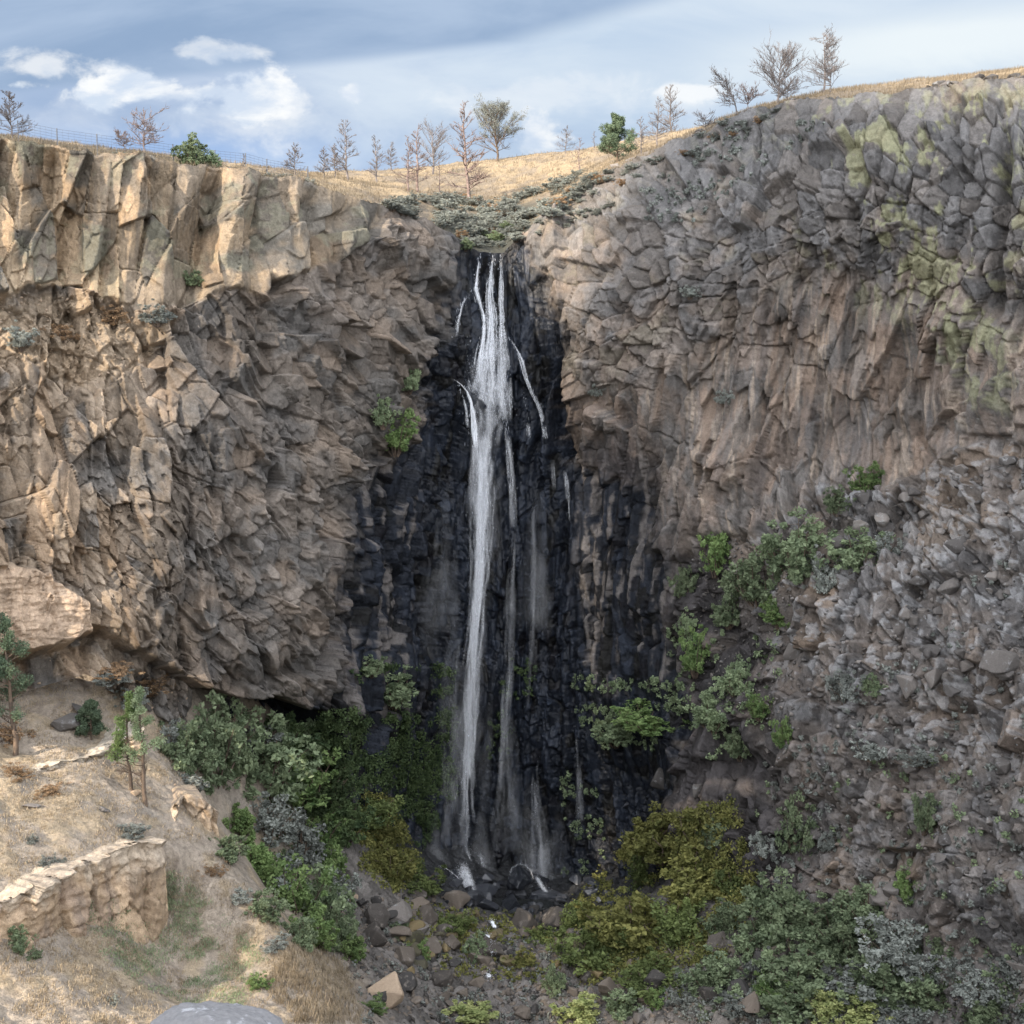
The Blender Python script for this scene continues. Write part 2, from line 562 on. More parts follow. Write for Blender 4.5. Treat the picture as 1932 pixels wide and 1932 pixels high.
TOPBAND = [(-500, 100), (800, 100), (720, 425), (640, 480), (560, 520), (470, 545), (400, 560), (240, 575), (120, 550), (0, 560), (-500, 600)]
WET = [(868, 462), (1000, 458), (1048, 520), (1060, 640), (1062, 780), (1065, 880), (1130, 900), (1215, 905), (1222, 1010), (1262, 1060), (1265, 1180), (1285, 1270),
       (1310, 1330), (1290, 1450), (1235, 1560), (1210, 1900), (400, 1900), (420, 1345), (560, 1352), (620, 1290), (650, 1250), (652, 1090), (668, 960), (735, 868), (792, 800), (786, 690), (838, 610), (848, 520)]
TALUS = [(2400, 800), (1930, 835), (1800, 850), (1720, 900), (1620, 905), (1530, 915), (1490, 985), (1400, 1010), (1330, 1015), (1290, 1060), (1290, 1250), (1350, 1350),
         (1440, 1430), (1440, 1640), (1400, 2300), (2400, 2300)]
RTOP = [(985, 380), (1300, 100), (2400, 0), (2400, 640), (1930, 600), (1650, 560), (1560, 500), (1420, 560), (1330, 640), (1230, 700), (1130, 740), (1050, 700), (1020, 520)]
s_top = sstep(-6, 10, poly_sd(wu, wv, TOPBAND))
s_wet = sstep(-14, 16, poly_sd(wu, wv, WET))
s_tal = sstep(-14, 14, poly_sd(wu, wv, TALUS)) * (1 - s_wet)
s_rt = sstep(-40, 40, poly_sd(wu, wv, RTOP)) * (1 - s_wet)
s_rm = ((uu > 960) * (1 - s_tal) * (1 - s_rt) * (1 - s_wet)).astype(np.float32)
s_lm = ((uu <= 960) * (1 - s_top) * (1 - s_wet)).astype(np.float32)
# scree ledge with dry brush between the two tiers of the left wall
LEDGE = [(-500, 555), (130, 560), (250, 585), (330, 590), (290, 660), (200, 720), (60, 700), (-60, 690), (-500, 700)]
s_led = sstep(-10, 20, poly_sd(wu, wv, LEDGE))

H = np.zeros(uu.shape, np.float32)
rnd = [np.zeros(uu.shape, np.float32) for _ in range(4)]
fine_r = np.zeros(uu.shape, np.float32)


def add_zone(mask, layers):
    global H
    idx = mask > 0.002
    x = mx_[idx]; y = my_[idx]; w = mask[idx]
    tot = 0; first = None
    for n, L in enumerate(layers):
        L = dict(L)
        fn = chunks if L.pop('f', 'b') == 'c' else blocks
        mod = L.pop('mod', 0)
        h, R, e = fn(x, y, **L)
        if mod:
            # some stretches are slabs, others shattered
            h = h * (1 - mod + mod * 1.7 * sstep(-.35, .35, fbm(x / 4.5, y / 5.5, 3, L['seed'] + 3)))
        tot = tot + h
        if n == 1:
            first = R
        last = R
    H[idx] += (w * tot).astype(np.float32)
    for k in range(4):
        rnd[k][idx] += w * (first[k] - 0.5)
    fine_r[idx] += w * (last[0] - 0.5)


add_zone(s_top, [dict(sx=3.3, sy=15, ang=0.10, seed=3, amp=0.9, tilt=0.30, roof=0.62, cw=0.02, cd=0.2, warp=0.15),
                 dict(sx=2.2, sy=5.4, ang=0.08, seed=6, amp=0.8, tilt=0.62, cw=0.035, cd=0.3, warp=0.12),
                 dict(sx=0.9, sy=1.8, ang=0.2, seed=9, amp=0.14, tilt=0.40, cw=0.05, cd=0.10, warp=0.12, mod=.8)])
m_b = sstep(-.06, .10, fbm(uu / 150, vv / 170, 3, 12) + .25 * sstep(820, 1000, vv) * sstep(420, 330, uu))
add_zone(s_lm * (1 - m_b), [dict(sx=3.4, sy=6.0, ang=-0.5, seed=4, amp=1.5, tilt=0.55, cw=0.03, cd=0.4, warp=0.15),
                dict(sx=1.15, sy=2.7, ang=-0.66, seed=1, amp=0.75, tilt=0.95, cw=0.05, cd=0.38, warp=0.15, mod=.4),
                dict(sx=0.6, sy=0.95, ang=-0.3, seed=12, amp=0.24, tilt=0.8, cw=0.08, cd=0.16, warp=0.12, mod=.8)])
add_zone(s_lm * m_b, [dict(sx=3.4, sy=6.0, ang=-0.5, seed=4, amp=1.5, tilt=0.55, cw=0.03, cd=0.4, warp=0.15),
                dict(sx=1.5, sy=5.2, ang=-0.12, seed=11, amp=0.7, tilt=0.7, roof=.35, cw=0.04, cd=0.3, warp=0.2, mod=.3),
                dict(sx=0.5, sy=1.3, ang=-0.5, seed=14, amp=0.26, tilt=0.9, cw=0.06, cd=0.14, warp=0.2, mod=.9)])
add_zone(s_wet, [dict(sx=1.9, sy=10, ang=0.0, seed=2, amp=1.0, tilt=0.35, roof=.35, cw=0.05, cd=0.4, warp=0.15),
                 dict(sx=0.75, sy=6.5, ang=0.0, seed=5, amp=0.75, tilt=0.5, roof=.8, cw=0.08, cd=0.4, warp=0.12),
                 dict(sx=0.5, sy=0.9, ang=0.1, seed=13, amp=0.20, tilt=0.7, cw=0.08, cd=0.12, warp=0.12, mod=.9)])
add_zone(s_rt, [dict(sx=3.0, sy=4.2, ang=0.1, seed=7, amp=1.3, tilt=0.55, cw=0.03, cd=0.4, warp=0.12),
                dict(sx=1.45, sy=1.9, ang=0.2, seed=10, amp=0.55, tilt=0.8, cw=0.065, cd=0.65, warp=0.12, mod=.25),
                dict(sx=0.55, sy=0.65, ang=0.1, seed=14, amp=0.14, tilt=0.6, cw=0.07, cd=0.10, warp=0.12, mod=.8)])
add_zone(s_rm, [dict(sx=3.8, sy=8.5, ang=0.2, seed=8, amp=1.6, tilt=0.45, cw=0.025, cd=0.4, warp=0.15),
                dict(sx=1.0, sy=6.0, ang=0.22, seed=11, amp=0.45, tilt=0.75, roof=.2, cw=0.05, cd=0.24, warp=0.15, mod=.5),
                dict(sx=0.65, sy=1.5, ang=0.15, seed=15, amp=0.18, tilt=0.60, cw=0.06, cd=0.10, warp=0.12, mod=.8)])
add_zone(s_tal, [dict(sx=4.4, sy=5.5, ang=0.1, seed=0, amp=1.3, tilt=0.3, cw=.04, cd=0.3),
                 dict(sx=1.7, sy=2.9, ang=0.1, seed=6, amp=0.9, tilt=0.9, cw=.06, cd=0.6, warp=.15, mod=.3),
                 dict(sx=0.65, sy=1.0, ang=0.2, seed=9, amp=0.3, tilt=0.9, cw=.08, cd=0.2, warp=.12, mod=.7)])
# broad relief of the wall
big = fbm(uu / 230, vv / 230, 3, 1) * 2.2
big = big * .8 + (np.floor(fbm(uu / 120, vv / 260, 3, 7) * 3.2 + 0.5) - fbm(uu / 120, vv / 260, 3, 7) * 3.2) * 0.5
big = big * (1 - 0.4 * s_top) * (1 - 0.4 * s_wet)
H = H + big
# the scree ledge leans back, small rubble
H = H - s_led * 0.6 + s_led * fbm(uu / 8, vv / 8, 3, 11) * 0.35
# overhang of the top tier over the ledge, left
tb = poly_sd(uu, vv, TOPBAND)
H = H + 0.9 * s_top * sstep(60, 0, tb) * (uu < 640)
# the undercut beneath the left wall
UNDER = [(150, 1178), (200, 1188), (300, 1245), (400, 1300), (470, 1322), (560, 1322), (600, 1345), (640, 1345), (660, 1420), (640, 1700), (100, 1700), (-400, 1500), (-400, 1250), (0, 1240), (140, 1210)]
sdu = poly_sd(uu + wob_u * 0.25, vv + wob_v * 0.25, UNDER)
s_under = sstep(-2, 12, sdu)
H = H - s_under * (2.5 + 2.5 * sstep(300, 480, uu))
# wet wall: hollow behind the lower falls, ledge at the splash level above
H = H + 1.0 * np.exp(-((vv - 765) / 30) ** 2) * np.exp(-((uu - 900) / 70) ** 2)
H = H - 2.0 * sstep(1250, 1500, vv) * s_wet * sstep(680, 800, uu) * sstep(1280, 1180, uu)
H = H + 1.6 * np.exp(-(((vv - 1440) / 60) ** 2 + ((uu - 1060) / 45) ** 2))
# dark cleft right of the wet apron
H = H - 2.2 * np.exp(-((uu - 1046 - (vv - 700) * 0.06) / 14) ** 2) * sstep(560, 640, vv) * sstep(920, 860, vv)
H = H - 2.0 * np.exp(-((uu - 1888 + (vv - 400) * 0.05) / 12) ** 2) * sstep(230, 300, vv) * sstep(640, 560, vv)
Hp = np.pad(H, 1, 'edge')
H = (Hp[:-2, 1:-1] + Hp[2:, 1:-1] + Hp[1:-1, :-2] + Hp[1:-1, 2:]) * .075 + (Hp[:-2, :-2] + Hp[2:, 2:] + Hp[:-2, 2:] + Hp[2:, :-2]) * .02 + Hp[1:-1, 1:-1] * .62
H = H * np.clip(tt * 30, 0.15, 1)

P0 = at(uu, vv, YB)
du = np.gradient(P0, axis=1); dv = np.gradient(P0, axis=0)
Nn = np.cross(du, dv)
Nn /= np.linalg.norm(Nn, axis=-1, keepdims=True) + 1e-9
if Nn[..., 1].mean() > 0:
    Nn = -Nn
PC = P0 + Nn * H[..., None]

# colours of the dry and wet rock
def lerp(a, b, t):
    return a + (b - a) * t[..., None]


C = np.zeros(uu.shape + (3,), np.float32)
C[:] = (0.205, 0.155, 0.115)
def c3(*c): return np.array(c, np.float32)
n_a = fbm(uu / 110, vv / 110, 4, 8); n_b = fbm(uu / 45, vv / 45, 4, 10); n_c = fbm(uu / 12, vv / 12, 3, 12)
streak = fbm(uu / 9, vv / 110, 4, 13)
CL = lerp(c3(.160, .137, .116) + 0 * C, c3(.112, .104, .096) + 0 * C, sstep(-.3, .4, n_b))
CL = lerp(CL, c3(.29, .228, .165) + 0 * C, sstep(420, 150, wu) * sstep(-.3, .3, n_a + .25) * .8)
CL = lerp(CL, c3(.115, .108, .10) + 0 * C, sstep(.12, .42, rnd[3] + n_b * .5) * .8)
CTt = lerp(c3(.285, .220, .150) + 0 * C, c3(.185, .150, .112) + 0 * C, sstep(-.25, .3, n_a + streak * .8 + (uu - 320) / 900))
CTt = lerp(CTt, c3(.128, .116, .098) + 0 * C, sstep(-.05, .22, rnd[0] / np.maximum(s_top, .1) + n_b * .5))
CR = lerp(c3(.190, .156, .132) + 0 * C, c3(.146, .135, .126) + 0 * C, sstep(-.3, .3, n_b + streak))
CR = lerp(CR, c3(.28, .22, .17) + 0 * C, sstep(.15, .6, streak) * .8)
CRT = lerp(c3(.118, .114, .112) + 0 * C, c3(.165, .142, .124) + 0 * C, sstep(-.1, .5, n_b + sstep(350, 650, vv) * .6 - .2))
CTa = lerp(c3(.145, .127, .114) + 0 * C, c3(.112, .107, .105) + 0 * C, sstep(-.3, .3, n_b))
CTa = lerp(CTa, c3(.165, .135, .11) + 0 * C, sstep(.1, .5, n_a))
C = CL.copy()
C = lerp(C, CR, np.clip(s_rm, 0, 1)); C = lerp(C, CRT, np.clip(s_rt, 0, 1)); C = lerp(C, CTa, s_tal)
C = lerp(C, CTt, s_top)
# per-block tone
tone = 1 + 0.55 * (rnd[1]) + 0.30 * fine_r
C = C * np.clip(tone, 0.45, 1.7)[..., None]
C = lerp(C, C * c3(1.05, 0.98, 0.91), sstep(-.1, .4, rnd[2]))
# lichen: yellow green on the right crown, pale on the scree blocks
LICH = [(1480, 200), (1930, 180), (1932, 760), (1840, 780), (1700, 600), (1560, 560), (1500, 300)]
s_l = sstep(-60, 60, poly_sd(wu, wv, LICH))
li = sstep(.10, .32, n_b * .9 + streak * .5 + n_c * .35 + rnd[3] * .4 - .02) * s_l
C = lerp(C, c3(.25, .255, .14) + 0 * C, li * .6)
li2 = sstep(.22, .42, n_b + n_c * .5 + rnd[3] * .5) * (s_top * .7 + s_rt * .35)
C = lerp(C, c3(.24, .235, .16) + 0 * C, li2 * .4)
CRUST = [(1440, 1000), (1520, 905), (1930, 850), (2300, 830), (2300, 1500), (1700, 1420), (1480, 1260)]
s_c = sstep(-80, 60, poly_sd(wu, wv, CRUST)) + .35 * s_tal
li3 = sstep(.12, .30, n_c * .8 + fine_r * .9 + n_a * .3) * np.clip(s_c, 0, 1) * s_tal
C = lerp(C, c3(.29, .295, .30) + 0 * C, li3 * .5)
# dust pale streaks right mid wall
pal = sstep(.25, .55, streak + n_c * .3) * s_rm
C = lerp(C, c3(.34, .29, .24) + 0 * C, pal * .5)
# dark run-off stains on the dry wall
st = sstep(.2, .5, fbm(uu / 30, vv / 200, 4, 14)) * (s_rm + .5 * s_lm)
C = lerp(C, c3(.075, .07, .07) + 0 * C, np.clip(st, 0, 1) * .45)
# smooth buff face, lower left, and pale tan lower tier
FACE = [(-60, 1075), (40, 1065), (110, 1095), (160, 1140), (175, 1200), (60, 1225), (-60, 1240)]
s_f = sstep(-4, 6, poly_sd(uu + wob_u * .3, vv + wob_v * .3, FACE))
C = lerp(C, c3(.40, .30, .215) * (1 + .3 * streak + .25 * n_b)[..., None], s_f * .95)
H_flat = s_f
C = lerp(C, c3(.30, .23, .155) + 0 * C, s_led * .6)
# damp fringe left and right of the wet wall, then the wet wall itself
s_wc = sstep(-34, 30, poly_sd(wu, wv, WET) + n_c * 30)
C = lerp(C, c3(.009, .012, .0185) * (1 + 1.1 * np.clip(fine_r + rnd[1], -.6, 1))[..., None] + 0 * C, s_wc * .98)  # wet black rock; the blue of reflected sky is put into the colour
FR = [(1040, 780), (1225, 850), (1240, 1010), (1340, 1040), (1440, 1200), (1480, 1420), (1530, 1700), (1350, 1900), (1150, 1900), (1200, 1300), (1075, 900)]
s_fr = sstep(-70, 60, poly_sd(wu, wv, FR)) * (1 - s_wet)
C = lerp(C, c3(.036, .033, .034) * (1 + .9 * np.clip(fine_r + rnd[1], -.6, 1))[..., None], s_fr * sstep(-.9, -.2, n_b) * .95)
FRI = [(1070, 880), (1230, 830), (1240, 1010), (1290, 1080), (1280, 1280), (1200, 1330), (1120, 1300), (1080, 1100)]
FRL = [(655, 930), (760, 850), (800, 900), (780, 1250), (760, 1500), (560, 1500), (560, 1340), (640, 1320)]
s_e = sstep(-25, 25, poly_sd(wu, wv, FRI)) + sstep(-25, 25, poly_sd(wu, wv, FRL))
C = lerp(C, c3(.15, .135, .125) + 0 * C, np.clip(sstep(.12, .5, streak + n_c * .35 + fine_r * .5) * s_e, 0, 1) * .8)
wet = s_wet * (1 - .6 * np.clip(s_e, 0, 1)) + s_fr * .35
C = np.clip(C, 0.008, 0.6)

# smooth face: flatten the displacement there
PC = PC + Nn * ((-(H) * .8 + 1.5 * np.clip((uu + 60) / 235, 0, 1) + fbm(uu / 40, vv / 14, 4, 5) * .35 + .3 * (np.abs(fbm(uu / 26, vv / 90, 3, 8)) < .05)) * s_f)[..., None]

me = mesh_np('cliff', PC.reshape(-1, 3), grid_faces(*uu.shape))
vcol(me, 'rock', C.reshape(-1, 3))
vflt(me, 'wet', wet)
cliff = tag(link('cliff', me, M_rock), 'amphitheatre of brown jointed basalt cliffs, black and wet around the waterfall', 'cliff', kind='structure')


def rim_at(u):
    j = int(np.clip(round((u - US[0]) / STEP), 0, len(US) - 1))
    return PC[0, j]


# ------------------------------------------------------------------ canyon ground
GC = [  # u, v, distance -> on the ground
    (60, 1245, 89), (200, 1240, 91), (330, 1270, 93), (-200, 1290, 80),
    (0, 1420, 80), (150, 1400, 84), (300, 1420, 87), (390, 1500, 86),
    (0, 1560, 72), (200, 1540, 77), (330, 1560, 80), (415, 1600, 82),
    (0, 1740, 66.5), (200, 1720, 71), (350, 1720, 75), (480, 1700, 79),
    (0, 1932, 61), (300, 1932, 65), (500, 1900, 70), (600, 1840, 76), (650, 1932, 74), (680, 1880, 77),
    (700, 1932, 80), (760, 1900, 84), (850, 1932, 87), (960, 1932, 89), (1150, 1932, 88), (1400, 1932, 84), (1600, 1950, 80), (1930, 1990, 72),
    (700, 1780, 91), (800, 1800, 95), (930, 1800, 98), (1100, 1800, 98), (1300, 1800, 93), (1500, 1800, 88),
    (700, 1690, 99), (850, 1690, 107), (950, 1700, 112), (1080, 1700, 110), (1250, 1680, 103), (1400, 1660, 99),
    (480, 1420, 97), (560, 1540, 98), (620, 1640, 98), (440, 1600, 90), (540, 1720, 88), (620, 1800, 86), (600, 1450, 103), (680, 1560, 106),
]
gp = [at(a, b, c) for a, b, c in GC]
extra = [(-70, 40, -22), (-60, 60, -22), (-30, 30, -17.8), (0, 30, -18), (-8, 12, -8.2), (0, 0, -1.7), (30, 0, -5), (60, 60, -36), (60, 30, -22), (20, 60, -37), (0, 60, -37), (25, 72, -45),
         (-40, 0, -3), (0, 125, -50), (60, 110, -36), (-60, 110, -14), (-6, 50, -30.5), (10, 45, -28), (-14, 26, -15.6), (-10, 33, -19.5)]
gx = [(p[0], p[1]) for p in gp] + [(a, b) for a, b, _ in extra]
gz = [p[2] for p in gp] + [c for *_, c in extra]
fground = tps(gx, np.array(gz), 40.0)


def ground_z(x, y):
    z = fground(x, y)
    z = z + fbm(x / 5, y / 5, 4, 3) * 0.75 + fbm(x / 1.1, y / 1.1, 3, 6) * 0.24
    return z


LEDGE_PATH = [(-120, 1740, 63), (0, 1698, 66.5), (90, 1660, 69), (190, 1610, 73), (260, 1592, 75), (318, 1588, 77.5)]
LEDGE_H = [1.0, 1.3, 1.9, 3.6, 4.4, 4.2]


def carve(x, y):
    P = np.array([at(*q) for q in LEDGE_PATH])[:, :2]
    best = np.full(x.shape, 1e9); sgn = np.zeros(x.shape); hh = np.zeros(x.shape)
    for i in range(len(P) - 1):
        a, b = P[i], P[i + 1]; e = b - a; L2 = e @ e
        t = ((x - a[0]) * e[0] + (y - a[1]) * e[1]) / L2
        tc_ = np.clip(t, 0, 1)
        d = np.hypot(x - a[0] - e[0] * tc_, y - a[1] - e[1] * tc_)
        c = (x - a[0]) * e[1] - (y - a[1]) * e[0]
        w = d < best
        fade = sstep(2.2, 1.0, t) if i == len(P) - 2 else 1.0
        best = np.where(w, d, best); sgn = np.where(w, np.sign(c), sgn); hh = np.where(w, (LEDGE_H[i] + (LEDGE_H[i + 1] - LEDGE_H[i]) * tc_) * fade, hh)
    front = sgn * best
    return hh * sstep(-1.0, -.55, front) * sstep(11, 1.0, front)


GS = 0.16
gxs = np.arange(-62, 62, GS * 1.2); gys = np.concatenate([np.arange(-6, 58, 0.5), np.arange(58, 122, GS)])
GX, GY = np.meshgrid(gxs, gys)
GZ = ground_z(GX, GY) - carve(GX, GY)
fine = fbm(GX / 0.35, GY / 0.35, 2, 9) * 0.09
rav = sstep(-3, 4, GX - np.interp(GY, [60, 75, 85, 100], [-9, -8.5, -12, -20]))    # 0 on the grassy slope, 1 in the ravine
hb, Rb, eb = blocks(GX, GY, 1.0, 1.0, 0.3, 5, amp=0.7, tilt=0.7, cw=.2, cd=.3)
GZ = GZ + fine + rav * hb * .7
me = mesh_np('slope_ground', np.stack([GX, GY, GZ], -1).reshape(-1, 3), grid_faces(*GX.shape))
gn = fbm(GX / 4, GY / 4, 4, 2); gn2 = fbm(GX / 1.2, GY / 1.2, 4, 5); gn3 = fbm(GX / .4, GY / .4, 2, 7)
gravel_c = lerp(c3(.295, .25, .20) + 0 * GX[..., None], c3(.235, .205, .17) + 0 * GX[..., None], sstep(-.2, .3, gn))
straw_c = c3(.29, .235, .165) + 0 * gravel_c
gc = lerp(gravel_c, straw_c, sstep(-.05, .35, gn2 + gn * .6 + .05))
gc = lerp(gc, c3(.20, .165, .135) + 0 * gc, sstep(.15, .5, gn3) * .5)
gc = lerp(gc, c3(.085, .078, .072) * (1 + Rb[1][..., None]) + 0 * gc, rav)
gc = lerp(gc, c3(.030, .031, .033) + 0 * gc, sstep(100, 108, GY) * sstep(-24, -14, GX) * sstep(26, 16, GX))
vcol(me, 'rock', gc.reshape(-1, 3)); vflt(me, 'wet', sstep(104, 110, GY) * (np.abs(GX) < 18))
ground = tag(link('canyon_ground', me, M_rock, smooth=False), 'dry slope and rubbly ravine floor of the canyon', 'ground', kind='structure')

# ------------------------------------------------------------------ plateau
PL = []
for a, b in RIM:
    j = int(np.clip(round((a - US[0]) / STEP), 0, len(US) - 1))
    p = PC[0, j]
    PL.append((p[0], p[1], p[2]))
for a, b, c in [(-300, 262, 130), (0, 262, 130), (200, 300, 140), (400, 330, 150), (550, 345, 150), (640, 338, 145), (720, 350, 135), (780, 372, 130), (850, 395, 134), (925, 430, 131), (940, 400, 140), (900, 385, 147),
                (850, 345, 160), (700, 332, 165), (800, 318, 180), (950, 302, 190), (1050, 290, 185), (1110, 288, 165), (1080, 330, 145), (1000, 385, 136), (1010, 350, 155),
                (1180, 300, 140), (1300, 270, 140), (1450, 195, 125), (1560, 172, 120), (1700, 160, 118), (1930, 140, 112), (1700, 175, 180), (2000, 170, 180), (1300, 300, 200), (1000, 340, 300), (300, 380, 300), (1700, 340, 300), (-300, 380, 260), (2500, 300, 250)]:
    p = at(a, b, c)
    PL.append(tuple(p))
fplat = tps([(p[0], p[1]) for p in PL], np.array([p[2] for p in PL]), 60.0)
ns = 330
ss = np.concatenate([np.linspace(0, 1, ns) ** 1.7 * 240])
cu = US[::2]
rimP = PC[0, ::2]
sx_ = rimP[None, :, 0] * (1 + ss[:, None] / 110.0)
sy_ = rimP[None, :, 1] + ss[:, None]
base_z = fplat(sx_, sy_)
near = np.exp(-ss / 3.0)[:, None]
pzn = (fbm(sx_ / 4, sy_ / 4, 4, 6) * .5 + fbm(sx_ / .9, sy_ / .9, 3, 8) * .16) * sstep(0, 3, ss[:, None])
pzz = base_z + pzn
pzz = pzz * (1 - near) + near * rimP[None, :, 2] + 0 * sx_
PP = np.stack([sx_, sy_, pzz], -1)
me = mesh_np('plateau', PP.reshape(-1, 3), grid_faces(*sx_.shape))
pn = fbm(sx_ / 6, sy_ / 6, 4, 4); pn2 = fbm(sx_ / 1.3, sy_ / 1.3, 4, 7)
pc = lerp(c3(.255, .20, .13) + 0 * PP, c3(.175, .145, .11) + 0 * PP, sstep(-.3, .3, pn2 + pn))
rocky = sstep(6, 1, ss[:, None] + pn * 3) + 0 * pn
UG = 966 + PP[..., 0] / PP[..., 1] * F * 1.0
rocky = np.maximum(rocky * sstep(700, 760, UG), sstep(1060, 1160, UG) * sstep(1330, 1250, UG) * sstep(14, 4, ss[:, None]))
pc = lerp(pc, c3(.14, .125, .115) + 0 * pc, np.clip(rocky, 0, 1) * .8)
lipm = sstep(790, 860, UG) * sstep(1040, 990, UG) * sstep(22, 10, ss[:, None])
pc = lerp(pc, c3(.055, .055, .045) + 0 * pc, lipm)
vcol(me, 'rock', pc.reshape(-1, 3)); vflt(me, 'wet', np.zeros(sx_.size))
plateau = tag(link('plateau_ground', me, M_rock), 'dry grassy plateau above the cliff rim', 'ground', kind='structure')

# coarse copies of the terrain for placing things
def coarse(A, k):
    B = A[::k, ::k]
    f = grid_faces(*B.shape[:2])
    return BVHTree.FromPolygons([tuple(p) for p in B.reshape(-1, 3)], [tuple(q) for q in f])


T_cliff = coarse(PC, 4)
T_ground = coarse(np.stack([GX, GY, GZ], -1), 3)
T_plat = coarse(PP, 2)


def ray(u, v):
    d = at(u, v, 1.0)
    return Vector(d).normalized()


def hit(u, v, which='cgp', back=0.0):
    d = ray(u, v)
    best = None
    for t, k in ((T_cliff, 'c'), (T_ground, 'g'), (T_plat, 'p')):
        if k in which:
            r = t.ray_cast(Vector((0, 0, 0)), d)
            if r[0] is not None and (best is None or r[3] < best[1]):
                best = (r[0], r[3], r[1], k)
    return best


def plat_point(u, v, s):
    """a point on the plateau in the direction u, v: where the view ray meets it, else the height at distance s behind the rim"""
    h = hit(u, v, 'p')
    if h is not None:
        return h[0]
    p = rim_at(u)
    y = p[1] + s
    x = (u - 966) / F * y / 1.0
    z = T_plat.ray_cast(Vector((x, y, 80)), Vector((0, 0, -1)))[0]
    return z if z is not None else Vector((x, y, p[2]))


# ------------------------------------------------------------------ unseen cloudlike sun blockers, added behind the camera to shade the falls and the right wall
SR = np.cross(SDIR, [0, 0, 1.0]); SR /= np.linalg.norm(SR)
SU = np.cross(SR, SDIR)
m_cl, N, b, o_ = new_mat('sun_blocker_white')
b.inputs['Base Color'].default_value = (.85, .86, .88, 1); b.inputs['Roughness'].default_value = 1
N.put(b.inputs['Base Color'], N.mix(N.noise(N.node('ShaderNodeNewGeometry').outputs['Position'], .02, 4), (.80, .81, .84), (.9, .9, .9)))


def sun_blocker(poly, dist, label):
    P = np.array(poly, float)
    lo, hi = P.min(0) - 4, P.max(0) + 4
    xs = np.arange(lo[0], hi[0], 1.0); ys = np.arange(lo[1], hi[1], 1.0)
    gx, gy = np.meshgrid(xs, ys)
    sd = poly_sd(gx, gy, P) + fbm(gx / 9, gy / 9, 3, 3) * 2.0
    th = np.sqrt(np.clip(sd, 0, 30)) * 6 * (1 + fbm(gx / 7, gy / 7, 3, 5) * .6)
    ins = sd > 0
    cen = SDIR * dist
    Vt = cen + SR * gx[..., None] + SU * gy[..., None] + SDIR * th[..., None]
    Vb = cen + SR * gx[..., None] + SU * gy[..., None] - SDIR * (th * .5)[..., None]
    f = grid_faces(*gx.shape); n = gx.size
    keep = ins.ravel()[f].any(1)
    f = f[keep]
    me = mesh_np('sun_blocker', np.concatenate([Vt.reshape(-1, 3), Vb.reshape(-1, 3)]), np.concatenate([f, f[:, ::-1] + n]))
    o = link('sun_blocker', me, m_cl, smooth=True)
    tag(o, label, 'sun_blocker', kind='stuff')


BLOCKER_A = [(-110, -10), (55, -12), (62, -14.4), (70, -13.5), (74, -8), (78.5, -4), (81.8, 3), (83.7, 8), (84.0, 24), (82.5, 34), (80, 50), (78, 70), (68, 68), (60, 65), (48, 64), (-110, 64)]
BLOCKER_B = [(89.4, -8), (89.4, 30), (90, 42), (94, 50), (112, 46), (112, -9)]
BLOCKER_SPECS = (BLOCKER_A, BLOCKER_B)
sun_blocker(BLOCKER_A, 900, 'broad added cloudlike sun blocker beyond the frame whose shadow lies on the right cliff')
sun_blocker(BLOCKER_B, 930, 'small added cloudlike sun blocker beyond the frame shading the falls alcove')


# ------------------------------------------------------------------ builders
class MB:
    def __init__(self):
        self.V = []; self.F = []; self.T = []

    def tube(self, pts, rad, sides=5, tone=0.5):
        pts = [Vector(p) for p in pts]
        base = len(self.V)
        for i, p in enumerate(pts):
            d = (pts[min(i + 1, len(pts) - 1)] - pts[max(i - 1, 0)]).normalized()
            a = d.orthogonal().normalized(); c = d.cross(a)
            for k in range(sides):
                t = 2 * math.pi * k / sides
                self.V.append(tuple(p + (a * math.cos(t) + c * math.sin(t)) * rad[i]))
        for i in range(len(pts) - 1):
            for k in range(sides):
                q = base + i * sides
                self.F.append((q + k, q + (k + 1) % sides, q + sides + (k + 1) % sides, q + sides + k))

    def build(self, name, mat, parent=None):
        me = mesh_np(name, np.array(self.V), np.array(self.F))
        return link(name, me, mat, parent, smooth=True)


def leaves_np(cen, rad, n, size, seed, flat=0.0, droop=0.0, elong=1.5):
    """n leaves scattered round each centre; returns vertices and tone"""
    r = np.random.default_rng(seed)
    k = len(cen)
    c = np.repeat(cen, n, 0)
    rr = np.repeat(rad, n)[:, None]
    d = r.normal(size=(k * n, 3)); d /= np.linalg.norm(d, axis=1, keepdims=True)
    p = c + d * rr * (r.random((k * n, 1)) ** .45)
    p[:, 2] -= droop * rr[:, 0] * r.random(k * n)
    a = r.normal(size=(k * n, 3)); a[:, 2] *= (1 - flat); a /= np.linalg.norm(a, axis=1, keepdims=True)
    b = np.cross(a, r.normal(size=(k * n, 3))); b /= np.linalg.norm(b, axis=1, keepdims=True) + 1e-9
    s = size * (0.6 + 0.8 * r.random((k * n, 1)))
    a = a * s * elong * .5; b = b * s * .5
    V = np.stack([p - a, p + b, p + a, p - b], 1).reshape(-1, 3)
    tone = np.repeat(r.random(k), n) * .6 + r.random(k * n) * .4
    return V, np.repeat(tone, 4)


def leaf_mesh(name, V, tone, mat):
    f = np.arange(len(V), dtype=np.int32).reshape(-1, 4)
    me = mesh_np(name, V, f)
    vflt(me, 'tone', tone)
    me.materials.append(mat)
    return me


